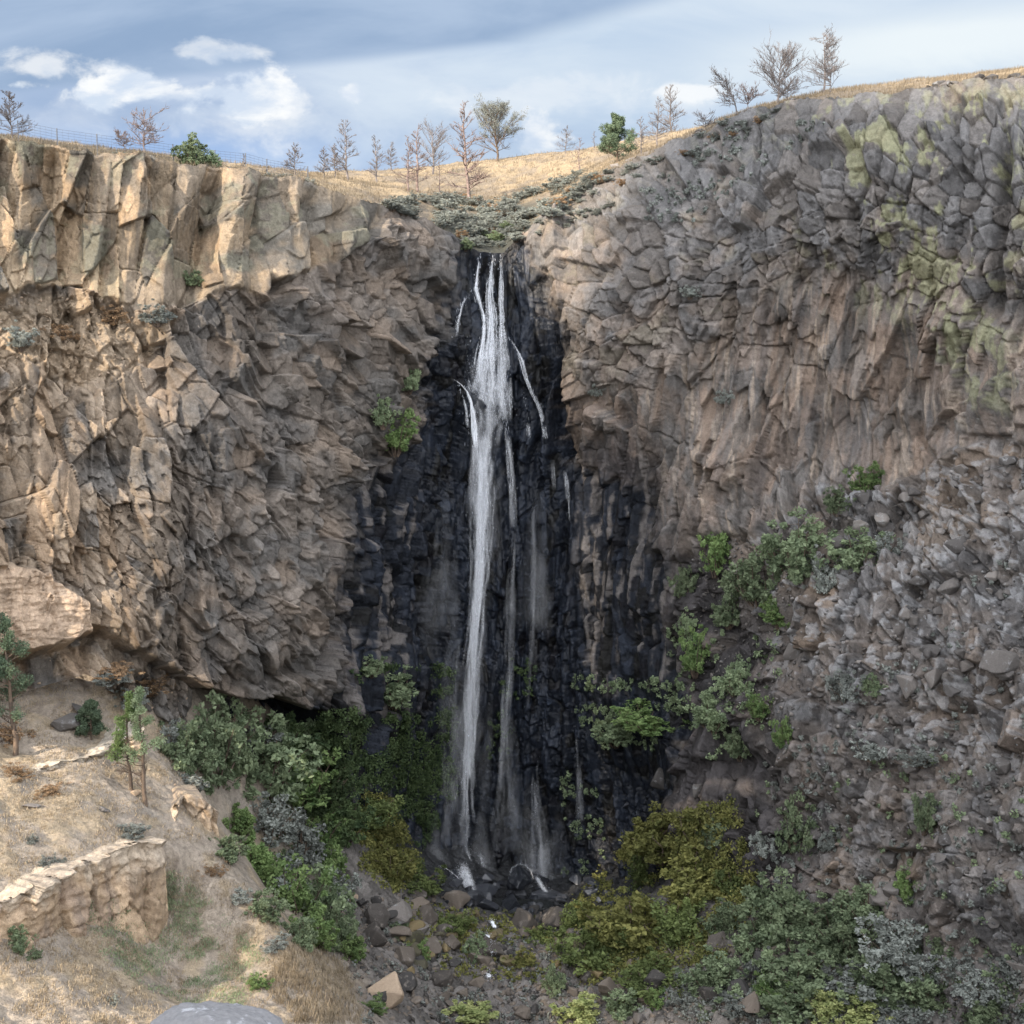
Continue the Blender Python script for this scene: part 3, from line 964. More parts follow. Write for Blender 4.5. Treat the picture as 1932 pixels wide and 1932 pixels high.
def bush_proto(name, mat, seed, w=1.0, h=1.0, clumps=70, n=44, leaf=0.032, cr=0.080, open_=0.0, hang=0.0):
    """unit bush: about one metre wide and high, standing on the origin; sprays of leaves along branching stems"""
    r = np.random.default_rng(seed)
    mb = MB(); cen = []; rad = []
    ns_ = 15
    for i in range(ns_):
        a = 6.28 * i / ns_ + r.uniform(-.3, .3); out = r.uniform(.05, .5); H_ = r.uniform(.45, 1.0) * (1.05 - out * .7)
        e = np.array([math.cos(a) * out * w, math.sin(a) * out * w, H_ * h])
        b0 = np.array([e[0] * .15, e[1] * .15, -.15])
        mid = b0 * .45 + e * .55 + r.normal(0, .04, 3) + (0, 0, .06)
        mb.tube([b0, mid, e], [.016, .010, .004], 4)
        for j in range(clumps * 2 // ns_):
            t = r.uniform(.25, 1.06)
            p = b0 * (1 - t) ** 2 + 2 * mid * t * (1 - t) + e * t * t
            off = r.normal(0, .085, 3) * (1.4 - .6 * t)
            q = p + off
            if q[2] < .02: q[2] = .02 + r.random() * .1
            cen.append(q); rad.append(cr * r.uniform(.4, 1.25))
            if j % 3 == 0:
                mb.tube([p, q], [.005, .002], 3)
    cen = np.array(cen)
    V, t = leaves_np(cen, np.array(rad), n, leaf, seed + 1, elong=1.8)
    cm = leaf_mesh(name + '_crown', V, t, mat)
    sm = mesh_np(name + '_stems', np.array(mb.V), np.array(mb.F)); sm.materials.append(M_bark)
    return cm, sm


BUSH = {
    'green': [bush_proto('shrub', M_green, s, clumps=90) for s in (1, 2, 3)],
    'fresh': [bush_proto('shrub', M_fresh, s, clumps=80) for s in (11, 12)],
    'gold': [bush_proto('shrub', M_gold, s, clumps=95, h=.8) for s in (21, 22, 23)],
    'olive': [bush_proto('shrub', M_olive, s, clumps=80, h=.85, cr=.095) for s in (71, 72, 73)],
    'yellow': [bush_proto('shrub', M_yellow, s, clumps=80) for s in (31, 32)],
    'sage': [bush_proto('shrub', M_sage, s, clumps=60, h=.75, leaf=.028) for s in (41, 42, 43)],
    'rust': [bush_proto('shrub', M_rust, s, clumps=50, h=.75, leaf=.024) for s in (51,)],
    'dark': [bush_proto('shrub', M_dark, s, clumps=90) for s in (61, 62)],
}
KIND_CAT = {'green': 'bush', 'fresh': 'bush', 'gold': 'bush', 'olive': 'bush', 'yellow': 'bush', 'sage': 'sagebrush', 'rust': 'dry shrub', 'dark': 'bush'}
KIND_NAME = {'green': 'leafy_bush', 'fresh': 'leafy_bush', 'gold': 'golden_bush', 'olive': 'olive_bush', 'yellow': 'yellow_bush', 'sage': 'sagebrush', 'rust': 'dry_shrub', 'dark': 'dark_bush'}


def bush(kind, u, v, w, h, label, group=None, where='cgp', sink=.1, parts=True, loc=None):
    """w and h in layout units as seen; v is the foot of the bush"""
    if loc is None:
        ht = hit(u, v - h * .25, where)
        if ht is None:
            return None
        p = ht[0]
        if ht[3] == 'c':
            p = p + ht[2] * (0.1) + Vector((0, -.25, 0))
    else:
        p = loc
    k = p.y / F
    W_, H_ = w * k, h * k
    cm, sm = random.choice(BUSH[kind])
    e = empty(KIND_NAME[kind], (p.x, p.y, p.z - (H_ * .28 if loc is None else sink)), random.uniform(0, 6.28))
    fx = KSC
    e.scale = (W_ * fx * random.uniform(.9, 1.1), W_ * fx * random.uniform(.9, 1.1), H_ * 1.12)
    link('crown', cm, None, e)
    if parts:
        link('stems', sm, None, e)
    tag(e, label, KIND_CAT[kind], group)
    return e


KSC = 1.35

# ------------------------------------------------------------------ rocks
m_bo, N, b, o_ = new_mat('loose_basalt')
g = N.node('ShaderNodeNewGeometry'); oi = N.node('ShaderNodeObjectInfo')
tcn = N.node('ShaderNodeTexCoord')
a1 = N.noise(g.outputs['Position'], 1.8, 6, .65); a2 = N.noise(g.outputs['Position'], 9, 3, .6)
isl = g.outputs['Random Per Island']
rv = N.m('FRACT', N.m('ADD', isl, oi.outputs['Random']))
colr = N.mix(N.ss(rv, .15, .95), (.070, .064, .060), (.170, .152, .137))
colr = N.mix(N.ss(a1, .54, .70), colr, (.235, .235, .235))
ff = N.m('ADD', .7, N.m('MULTIPLY', a2, .6))
N.put(b.inputs['Base Color'], N.mix(1.0, colr, N.comb(ff, ff, ff), 'MULTIPLY'))
b.inputs['Roughness'].default_value = .9
bp = N.node('ShaderNodeBump'); bp.inputs['Distance'].default_value = .08; bp.inputs['Strength'].default_value = .7
N.put(bp.inputs['Height'], a1); N.l.new(bp.outputs[0], b.inputs['Normal'])
M_bould = m_bo


def tint_copy(src, name, c1, c2, c3_, rough=None, wet=False):
    m = src.copy(); m.name = name
    mixes = [n for n in m.node_tree.nodes if n.bl_idname == 'ShaderNodeMix']
    mixes[0].inputs['A'].default_value = (*c1, 1); mixes[0].inputs['B'].default_value = (*c2, 1)
    mixes[1].inputs['B'].default_value = (*c3_, 1)
    if rough is not None:
        for n in m.node_tree.nodes:
            if n.bl_idname == 'ShaderNodeBsdfPrincipled':
                n.inputs['Roughness'].default_value = rough
    return m


M_wetb = tint_copy(M_bould, 'wet_basalt', (.018, .020, .025), (.055, .058, .066), (.08, .085, .09), .3)
M_tan = tint_copy(M_bould, 'buff_rock', (.28, .215, .155), (.36, .275, .195), (.30, .22, .15))
M_mossb = tint_copy(M_bould, 'mossy_basalt', (.06, .055, .035), (.16, .12, .06), (.12, .12, .05))
M_floor = tint_copy(M_bould, 'ravine_stones', (.038, .035, .033), (.145, .118, .094), (.17, .15, .13))
M_foreg = tint_copy(M_bould, 'foreground_basalt', (.20, .195, .195), (.27, .265, .265), (.42, .42, .43))


def rock_mesh(name, seed, npts=16, sx=1, sy=1, sz=.8, sub=1):
    r = random.Random(seed)
    bm = bmesh.new()
    for _ in range(npts):
        p = Vector((r.gauss(0, 1), r.gauss(0, 1), r.gauss(0, 1))).normalized() * r.uniform(.42, .56)
        bm.verts.new((p.x * sx, p.y * sy, p.z * sz))
    res = bmesh.ops.convex_hull(bm, input=bm.verts)
    bmesh.ops.delete(bm, geom=[v for v in bm.verts if not v.link_faces], context='VERTS')
    if sub:
        bmesh.ops.bevel(bm, geom=list(bm.edges), offset=.035, segments=2, affect='EDGES', profile=.6)
        bmesh.ops.triangulate(bm, faces=bm.faces[:])
        bmesh.ops.subdivide_edges(bm, edges=[e for e in bm.edges if e.calc_length() > .12], cuts=2, use_grid_fill=True)
        bmesh.ops.triangulate(bm, faces=bm.faces[:])
        co = np.array([tuple(v.co) for v in bm.verts])
        n1_ = fbm(co[:, 0] * 3 + co[:, 2] * 1.7 + seed, co[:, 1] * 3 - co[:, 2] * 1.3, 3, seed % 9) * .07
        n2_ = np.floor(fbm(co[:, 0] * 2.2 + co[:, 2] + seed, co[:, 1] * 2.2 - co[:, 2], 2, seed % 7) * 4) * .018
        for v, k_ in zip(bm.verts, n1_ + n2_):
            v.co *= 1 + k_ * 1.4
    me = bpy.data.meshes.new(name)
    bm.to_mesh(me); bm.free()
    return me


ROCKS = [rock_mesh('boulder', s, 11 + s % 5, 1, random.uniform(.7, 1), random.uniform(.6, .95)) for s in range(10)]
for r_ in ROCKS: r_.materials.append(M_bould)
ROCK_VAR = {}
for nm, mm in (('wet', M_wetb), ('tan', M_tan), ('moss', M_mossb), ('floor', M_floor)):
    ROCK_VAR[nm] = []
    for r_ in ROCKS[:6]:
        q = r_.copy(); q.materials.clear(); q.materials.append(mm); ROCK_VAR[nm].append(q)
ROCK_VAR['dry'] = ROCKS


def boulder(u, v, size, var, label, group=None, where='cg', rot=None, stretch=(1, 1, 1), Y=None):
    ht = hit(u, v, where)
    if Y:
        ht = (Vector(at(u, v, Y)), 0, Vector((0, -1, 0)), 'x')
    if ht is None:
        return None
    p, _, n, k = ht
    s = size * p.y / F
    me = random.choice(ROCK_VAR[var])
    o = link('boulder', me)
    o.location = p + n * s * .12 if k == 'c' else p + Vector((0, 0, s * .15))
    o.rotation_euler = rot or (random.uniform(-.5, .5), random.uniform(-.5, .5), random.uniform(0, 6.28))
    o.scale = tuple(s * q * random.uniform(.85, 1.15) for q in stretch)
    tag(o, label, 'boulder', group)
    return o


def in_poly(poly):
    P = np.array(poly, float)
    lo, hi = P.min(0), P.max(0)
    while True:
        u = random.uniform(lo[0], hi[0]); v = random.uniform(lo[1], hi[1])
        if poly_sd(np.array([u]), np.array([v]), P)[0] > 0:
            return u, v


# rubble: small stones nobody could count
small = [rock_mesh('stone', 100 + s, 9, 1, .85, .7, sub=0) for s in range(8)]
smallnp = []
for q in small:
    vs = np.empty(len(q.vertices) * 3, np.float32); q.vertices.foreach_get('co', vs)
    fs = [tuple(p.vertices) for p in q.polygons]
    tri = []
    for f in fs:
        for i in range(1, len(f) - 1):
            tri.append((f[0], f[i], f[i + 1]))
    smallnp.append((vs.reshape(-1, 3), np.array(tri)))


def rubble(name, regions, mat, label, cat='rubble'):
    Vs = []; Fs = []; off = 0
    for poly, n, s0, s1, where in regions:
        for _ in range(n):
            u, v = in_poly(poly)
            ht = hit(u, v, where)
            if ht is None: continue
            p, _, nn, k = ht
            s = (s0 + (s1 - s0) * random.random() ** 2.5) * p.y / F
            V, T = random.choice(smallnp)
            R = np.array(Matrix.Rotation(random.uniform(0, 6.28), 3, Vector((random.gauss(0, 1), random.gauss(0, 1), random.gauss(0, 1))).normalized()))
            q = (V * s * np.array([1, random.uniform(.7, 1.1), random.uniform(.6, 1.1)])) @ R.T + np.array(p + nn * s * .1)
            Vs.append(q); Fs.append(T + off); off += len(V)
    me = mesh_np(name, np.concatenate(Vs), np.concatenate(Fs))
    return tag(link(name, me, mat), label, cat, kind='stuff')


FLOOR = [(640, 1700), (800, 1680), (900, 1715), (1080, 1720), (1250, 1760), (1500, 1800), (1560, 1932), (700, 1932), (640, 1800)]
rubble('rubble', [(FLOOR, 3300, 9, 30, 'cg'), ([(1200, 1860), (1932, 1860), (1932, 1932), (1200, 1932)], 500, 6, 18, 'cg'),
                  ([(1250, 1600), (1480, 1650), (1500, 1800), (1300, 1840)], 500, 6, 18, 'cg')], M_floor, 'small grey and brown stones filling the ravine floor', 'rubble')
rubble('talus_rubble', [([(1480, 960), (1932, 860), (1932, 1900), (1650, 1900), (1480, 1650), (1440, 1400)], 1300, 6, 20, 'c'),
                        ([(1290, 1050), (1500, 980), (1500, 1350), (1340, 1340)], 500, 5, 13, 'c')], M_bould, 'broken grey basalt scree clinging to the right hand slope', 'scree')
rubble('ledge_rubble', [(LEDGE, 500, 4, 11, 'c'), ([(60, 1240), (330, 1260), (420, 1400), (330, 1500), (100, 1400)], 160, 4, 12, 'cg'), ([(0, 1450), (330, 1500), (300, 1600), (0, 1700)], 120, 3, 8, 'g')],
       M_tan, 'small buff stones on the left ledges and slope', 'rubble')

# boulders, each its own
zones = [
    ([(1480, 925), (1640, 920), (1932, 860), (1932, 1300), (1700, 1300), (1500, 1160)], 12, 34, 56, 'dry', 'c', ['large blocky boulder among the upper right scree'], 'large blocks of the upper right scree'),
    ([(1480, 1400), (1932, 1300), (1932, 1850), (1650, 1800), (1500, 1640)], 20, 26, 62, 'dry', 'c', ['brown weathered block on the lower right scree wall'], 'blocks of the lower right scree wall'),
    (FLOOR, 75, 30, 80, 'floor', 'cg', ['grey basalt boulder in the jumble of the ravine floor', 'brownish blocky boulder lying on the ravine floor below the pool'], 'boulders strewn over the ravine floor'),
    ([(760, 1700), (900, 1720), (1100, 1740), (1150, 1850), (760, 1860)], 30, 26, 56, 'moss', 'cg', ['mossy brown boulder beside the outflow of the pool'], 'mossy boulders around the pool outflow'),
    ([(790, 1660), (880, 1655), (1080, 1655), (1180, 1700), (1090, 1735), (830, 1725)], 46, 22, 52, 'wet', 'cg', ['wet black boulder at the foot of the falls'], 'wet boulders at the foot of the falls'),
    ([(1500, 925), (1640, 920), (1932, 860), (1932, 1120), (1700, 1130), (1520, 1060)], 24, 20, 44, 'dry', 'c', ['grey lichen crusted block at the top of the right scree'], 'blocks at the head of the right scree'),
    ([(1520, 1060), (1932, 1120), (1932, 1500), (1500, 1420)], 18, 18, 42, 'dry', 'c', ['angular grey block stuck midway down the right scree'], 'blocks midway down the right scree'),
    ([(1150, 1860), (1932, 1840), (1932, 1932), (1150, 1932)], 18, 16, 38, 'dry', 'cg', ['weathered stone among the bushes of the lower right corner'], 'stones among the lower right bushes'),
]
for poly, n, s0, s1, var, where, labs, grp in zones:
    for i in range(n):
        u, v = in_poly(poly)
        boulder(u, v, s0 + (s1 - s0) * random.random() ** 2, var, labs[i % len(labs)], grp, where)
special = [
    (735, 1885, 130, 'tan', 'large split buff boulder with a pale slanting face in the ravine', (.3, 1.0, .3), (.55, .8, 1.25)),
    (655, 1700, 55, 'tan', 'orange brown boulder on the left side of the ravine below the bushes', (.2, .1, .2), (1.2, 1, .8)),
    (650, 1650, 55, 'dry', 'tall dark block beside the bushes left of the falls pool', (.1, .1, .5), (1, 1, 1.2)),
    (745, 1735, 75, 'dry', 'big square grey boulder left of the pool outflow', (.1, .2, .4), (1.1, 1, .9)),
    (795, 1760, 50, 'dry', 'pointed dark boulder between the square block and the pool', (.2, -.2, 1.4), (.9, 1, 1.1)),
    (860, 1668, 70, 'wet', 'black wet boulder the main plume lands beside', (.1, .1, .4), (1.2, 1, .8)),
    (915, 1690, 60, 'wet', 'low wet black boulder between the two landing boulders', (.3, .1, .7), (1.3, 1, .8)),
    (1035, 1700, 62, 'wet', 'wet black boulder right of the one with white water over it', (.2, .3, .1), (1.2, 1, .8)),
    (985, 1668, 74, 'wet', 'large black wet boulder with white water running over its top', (.1, .1, .9), (1.05, 1, 1.0)),
    (1720, 1290, 80, 'dry', 'big smooth brown block on the right scree, left of a similar pair', (.1, .5, .2), (.9, .8, 1.4)),
    (1765, 1280, 68, 'dry', 'rounded brown block right of the tall smooth block on the scree', (.2, .3, 1.2), (.9, .8, 1.1)),
    (1755, 1235, 55, 'dry', 'pale topped block resting above the brown pair on the scree', (.1, .2, 2.0), (1.1, .8, .9)),
    (1900, 1245, 95, 'dry', 'wide pale slab at the right edge of the scree', (.1, .1, .3), (1.4, .8, .8)),
    (1500, 1230, 50, 'dry', 'white crusted block at the left edge of the scree', (.1, .5, .3), (.9, .8, 1.2)),
    (1250, 1480, 60, 'dry', 'tall brown rock standing right of the wet wall', (0, 0, .2), (.8, .7, 1.6)),
    (1320, 1490, 45, 'dry', 'smaller brown rock standing right of the tall one beside the wet wall', (0, 0, .8), (.9, .7, 1.4)),
    (1185, 1520, 40, 'wet', 'dark block jutting from the foot of the wet wall', (0, .2, .8), (.9, .7, 1.2)),
    (125, 1370, 55, 'dry', 'dark boulder on the left slope below the small pine', (.1, .1, .6), (1.2, 1, .8)),
    (150, 1345, 45, 'dry', 'black wedge shaped boulder leaning toward the small pine', (.1, .6, .2), (1.3, .7, .8)),
    (255, 1498, 26, 'tan', 'round buff stone under the slender pair of trees', (.1, .1, .2), (1.1, 1, .8)),
    (60, 1525, 28, 'dry', 'flat grey stone lying on the left slope', (.1, .2, .6), (1.5, .8, .5)),
    (195, 1530, 26, 'dry', 'dark flat stone right of the flat grey one on the slope', (.1, .3, .2), (1.4, .8, .5)),
    (700, 1890, 30, 'dry', 'pale rounded stone at the foot of the straw slope', (.1, .2, .6), (1.2, .8, .7)),
]
for u, v, s, var, lab, rot, st in special:
    boulder(u, v, s, var, lab, None, 'cg', rot, st, Y={860: 112.3, 985: 111.6, 915: 110.9, 1035: 111.2}.get(u))

def rim_rock(u, sdist, size, lab, grp):
    p = rim_at(u); y = p[1] + sdist
    x = (u - 966) / F * y
    q = T_plat.ray_cast(Vector((x, y, 80)), Vector((0, 0, -1)))[0]
    if q is None: return
    o = link('boulder', random.choice(ROCKS)); sc = size * y / F
    o.location = q + Vector((0, 0, sc * .1)); o.rotation_euler = (random.uniform(-.4, .4), random.uniform(-.4, .4), random.uniform(0, 6))
    o.scale = (sc, sc, sc * .7)
    tag(o, lab, 'boulder', grp)


for i in range(22):
    rim_rock(random.uniform(1720, 1935), random.uniform(0, 3), random.uniform(14, 34), 'dark stone on the skyline of the right rim', 'stones along the right rim')
for i in range(14):
    rim_rock(random.uniform(1120, 1500), random.uniform(0, 4), random.uniform(12, 28), 'grey stone on the sloping shoulder right of the gully', 'stones on the right shoulder')
for i in range(8):
    rim_rock(random.uniform(380, 760), random.uniform(0, 1.5), random.uniform(10, 22), 'small stone on the edge of the left rim', 'stones along the left rim')
# grey boulder in the immediate foreground, bottom edge
r = np.random.default_rng(5)
bm = bmesh.new(); bmesh.ops.create_icosphere(bm, subdivisions=6, radius=1)
for v in bm.verts:
    d = v.co.copy()
    n = 0
    x, y, z = d
    n = float(fbm(np.array([x * 1.1 + z]), np.array([y * 1.1 - z * .7]), 4, 3)[0]) * .34 + float(fbm(np.array([x * 6 + z * 3]), np.array([y * 6 - z * 4]), 4, 6)[0]) * .10 + float(fbm(np.array([x * 22 + z * 9]), np.array([y * 22 - z * 11]), 3, 8)[0]) * .018
    v.co = d * (1 + n)
    v.co.z *= .62; v.co.y *= .8
me = bpy.data.meshes.new('foreground_boulder'); bm.to_mesh(me); bm.free()
fb = link('foreground_boulder', me, M_foreg, smooth=True)
p = at(412, 1950, 30.0)
fb.location = p; fb.scale = (1.72, 1.72, 1.05)
fb.location.z -= .16
tag(fb, 'big smooth grey boulder with a pale top cut by the bottom edge', 'boulder')

# ------------------------------------------------------------------ buff ledge outcrops on the left slope
def outcrop(path, hts, label, white=.5, seed=3, deep=3.5, lean=.25):
    P = np.array([at(*q) for q in path]); L = np.r_[0, np.cumsum(np.linalg.norm(np.diff(P, axis=0), axis=1))]
    s = np.arange(0, L[-1], .09)
    top = np.stack([np.interp(s, L, P[:, k]) for k in range(3)], -1)
    hh = np.interp(s, L, hts) * (1 + fbm(s / 2.0, s * 0, 3, seed) * .35) * np.clip(np.minimum(s, L[-1] - s) / 1.6 + .25, .1, 1)
    top[:, 2] += fbm(s / 1.5, s * 0 + 4, 3, seed + 1) * .35
    t = np.arange(-deep, 1.0, .018)
    S, T = np.meshgrid(s, t)
    tx = np.gradient(top[:, 0]); ty = np.gradient(top[:, 1]); ln = np.hypot(tx, ty)
    nx, ny = ty / ln, -tx / ln
    if ny.mean() > 0: nx, ny = -nx, -ny
    ker = np.ones(25) / 25
    nx = np.convolve(np.pad(nx, 12, 'edge'), ker, 'valid'); ny = np.convolve(np.pad(ny, 12, 'edge'), ker, 'valid')
    front = np.clip(T, 0, 1); back = np.clip(-T, 0, None)
    down = front * (hh[None] + 3.2) + back * .05
    y2 = S * 1.0; x2 = down
    h1, R1, e1 = blocks(y2, x2, 1.5, 3.2, .08, seed, amp=.8, tilt=.5, roof=.15, cw=.05, cd=.4, warp=.15)
    h2, R2, e2 = blocks(y2, x2 + back, .55, .3, 0, seed + 4, amp=.16, tilt=.35, cw=.06, cd=.07, warp=.12)
    out = (h1 * .9 + h2 * .8) * (T > -.3) + fbm(y2 / .25, x2 / .25, 3, seed + 2) * .07
    out = out * sstep(0, 1.2, np.minimum(S, L[-1] - S)) - sstep(.5, 0, np.minimum(S, L[-1] - S)) * .7 + front * lean
    out = out + .30 * (np.floor(fbm(x2 / .5 + 0 * S, S / 3.0, 2, seed + 5) * 5) / 5) * (T > 0) * sstep(.75, .35, front)
    over = .28 * np.exp(-(front / .12) ** 2) * (T > -.5)
    out = out + over - back
    Z = top[None, :, 2] - down + .06 * fbm(S / .4, T / .4, 2, 4)
    X = top[None, :, 0] + nx[None] * out; Y = top[None, :, 1] + ny[None] * out
    me = mesh_np('rock_ledge', np.stack([X, Y, Z], -1).reshape(-1, 3), grid_faces(*S.shape))
    c = lerp(c3(.43, .32, .215) + 0 * S[..., None], c3(.34, .255, .185) + 0 * S[..., None], sstep(-.2, .4, fbm(S / 1.2, T * 3, 4, 6)))
    c = c * (1 + .5 * (R1[1] - .5))[..., None]
    wt = sstep(.30, .05, front + fbm(S / .8, T * 2, 3, 8) * .25) * white
    c = lerp(c, c3(.44, .39, .32) + 0 * c, wt)
    c = lerp(c, c3(.20, .165, .135) + 0 * c, sstep(.2, .5, fbm(S / .6, T * 2, 3, 9)) * .5)
    vcol(me, 'rock', c.reshape(-1, 3)); vflt(me, 'wet', np.zeros(S.size))
    return tag(link('rock_ledge', me, M_rock), label, 'rock ledge')


outcrop([(-120, 1740, 63), (0, 1698, 66.5), (90, 1660, 69), (190, 1610, 73), (260, 1592, 75), (318, 1588, 77.5)], [1.0, 1.3, 1.9, 3.6, 4.4, 4.2],
        'thick buff ledge with a vertical pale face crossing the left slope', .6, 3)
outcrop([(60, 1452, 79), (130, 1438, 81), (200, 1412, 83), (275, 1372, 86)], [.5, .9, .9, .5], 'thin whitish ledge above the grey gravel patch', 1.0, 8)
outcrop([(318, 1560, 80.5), (350, 1500, 82.5), (385, 1508, 82.8), (418, 1540, 83.5)], [2.0, 3.4, 3.6, 3.0], 'knobbly tan rock knob at the end of the upper slope', .3, 12)

# ------------------------------------------------------------------ water
m_w, N, b, o_ = new_mat('falling_water')
al = attr(N, 'alpha').outputs['Fac']
g = N.node('ShaderNodeNewGeometry')
mp = N.node('ShaderNodeMapping'); mp.inputs['Scale'].default_value = (8, 8, 0.6)
N.l.new(g.outputs['Position'], mp.inputs['Vector'])
ns_ = N.noise(mp.outputs[0], 1.0, 4, .65, .2)
mp2 = N.node('ShaderNodeMapping'); mp2.inputs['Scale'].default_value = (7, 7, 3)
N.l.new(g.outputs['Position'], mp2.inputs['Vector'])
ns2 = N.noise(mp2.outputs[0], 1.6, 3, .7)
st_ = N.m('MULTIPLY', N.m('ADD', .22, N.m('MULTIPLY', N.ss(ns_, .25, .68), .78)), N.m('ADD', .75, N.m('MULTIPLY', N.ss(ns2, .3, .65), .35)))
A_ = N.m('MULTIPLY', N.m('MULTIPLY', al, 1.5), st_, clamp=True)
N.put(b.inputs['Base Color'], (.93, .95, .98)); b.inputs['Roughness'].default_value = .5
tl = N.node('ShaderNodeBsdfTranslucent'); tl.inputs['Color'].default_value = (.86, .9, .96, 1)
m1 = N.node('ShaderNodeMixShader'); m1.inputs[0].default_value = .35
N.l.new(b.outputs[0], m1.inputs[1]); N.l.new(tl.outputs[0], m1.inputs[2])
tp = N.node('ShaderNodeBsdfTransparent')
m2 = N.node('ShaderNodeMixShader'); N.put(m2.inputs[0], A_)
N.l.new(tp.outputs[0], m2.inputs[1]); N.l.new(m1.outputs[0], m2.inputs[2])
N.l.new(m2.outputs[0], o_.inputs[0])
M_water = m_w
m_s, N, b, o_ = new_mat('water_drops')
N.put(b.inputs['Base Color'], N.mix(N.noise(N.node('ShaderNodeNewGeometry').outputs['Position'], 3, 2), (.62, .68, .78), (.9, .92, .96))); b.inputs['Roughness'].default_value = .4
M_drops = m_s


class Water:
    def __init__(self):
        self.V = []; self.F = []; self.A = []; self.n = 0
        self.DV = []; self.DF = []; self.dn = 0

    def ribbon(self, path, alpha, r):
        """path rows: x, y, z, width, alpha weight; an arched strip seen from any side"""
        P = np.array(path); m = len(P); k = 7
        q = np.linspace(-1, 1, k)
        X = P[:, None, 0] + q[None] * P[:, None, 3] * .5
        Y = P[:, None, 1] - (1 - q[None] ** 2) * P[:, None, 3] * .25
        Z = P[:, None, 2] + 0 * X
        al = alpha * P[:, None, 4] * (1 - q[None] ** 2) ** .8
        ends = np.minimum(np.arange(m), m - 1 - np.arange(m))[:, None]
        al = al * np.clip(ends / 2.0 + .0, 0, 1)
        self.V.append(np.stack([X, Y, Z], -1).reshape(-1, 3)); self.A.append(al.ravel())
        self.F.append(grid_faces(m, k) + self.n); self.n += m * k

    def drops(self, P, size, stretch):
        n = len(P)
        o = np.array([[0, 0, 1], [.45, 0, 0], [-.25, .4, 0], [-.25, -.4, 0], [0, 0, -1]], float)
        s = size[:, None, None] * .8 * o[None] * np.stack([np.ones(n), np.ones(n), stretch], -1)[:, None, :]
        self.DV.append((P[:, None, :] + s).reshape(-1, 3))
        f = np.array([[0, 1, 2], [0, 2, 3], [0, 3, 1], [4, 2, 1], [4, 3, 2], [4, 1, 3]])
        self.DF.append((f[None] + (np.arange(n) * 5)[:, None, None]).reshape(-1, 3) + self.dn); self.dn += n * 5

    def build(self, name, label, cat):
        me = mesh_np(name, np.concatenate(self.V), np.concatenate(self.F))
        vflt(me, 'alpha', np.concatenate(self.A))
        o = link(name, me, M_water, smooth=True)
        tag(o, label, cat, kind='structure')
        if self.DV:
            d = mesh_np('droplets', np.concatenate(self.DV), np.concatenate(self.DF))
            link('droplets', d, M_drops, o)
        return o


def wall_y(u, v):
    h = T_cliff.ray_cast(Vector((0, 0, 0)), ray(u, v))
    return h[0].y if h[0] is not None else 118.0


def flow(wt, pts, strands, sw, alpha, free=False, ndrop=0, spread=1.0, dsize=.035, seed=1, dstretch=(2, 7)):
    """pts: u, v, width, weight in layout units. strands thin ribbons wandering inside the flow"""
    r = np.random.default_rng(seed)
    P = np.array(pts, float)
    L = P[:, 1] + np.linspace(0, .01, len(P)) if P[-1, 1] > P[0, 1] else np.arange(len(P))
    vq = np.arange(P[0, 1], P[-1, 1], 7.0)
    uq = np.interp(vq, P[:, 1], P[:, 0]); wq = np.interp(vq, P[:, 1], P[:, 2]); aq = np.interp(vq, P[:, 1], P[:, 3])
    Yq = np.array([wall_y(a, b_) for a, b_ in zip(uq, vq)]) - .45
    # water never runs backwards into the wall as it falls
    ker = np.ones(5) / 5
    Yq = np.convolve(np.pad(Yq, 2, 'edge'), ker, 'valid')
    if free:
        Yq = np.minimum.accumulate(Yq)
    for s in range(strands):
        off = r.normal(0, .33) * spread
        i0 = r.integers(0, max(1, int(len(vq) * .75))) if strands > 3 else 0
        i1 = min(len(vq), i0 + r.integers(8, 40)) if strands > 3 else len(vq)
        if i1 - i0 < 4: continue
        vv_ = vq[i0:i1]
        wob = fbm(vv_ / 60.0, vv_ * 0 + s * 7.3, 3, s % 13) * .25
        u_ = uq[i0:i1] + (off + wob) * wq[i0:i1]
        wid = sw * (.5 + 1.2 * r.random()) * wq[i0:i1] / np.maximum(wq.max(), 1) + 1.0
        Yy = Yq[i0:i1] - r.uniform(-.2, .5)
        p = at(u_, vv_, Yy)
        row = np.concatenate([p, (wid * Yy / F)[:, None], aq[i0:i1, None] * (.5 + .6 * r.random())], 1)
        wt.ribbon(row, alpha, r)
    ndrop = int(ndrop * .45)
    if ndrop:
        i = r.choice(len(vq), ndrop, p=(aq * (wq + 4)) / (aq * (wq + 4)).sum())
        off = r.normal(0, .42, ndrop) * spread
        u_ = uq[i] + off * wq[i]; v_ = vq[i] + r.uniform(-4, 4, ndrop)
        p = at(u_, v_, Yq[i] - r.uniform(-.2, .7, ndrop))
        wt.drops(p, dsize * (.4 + r.random(ndrop)), r.uniform(*dstretch, ndrop))


wf = Water()
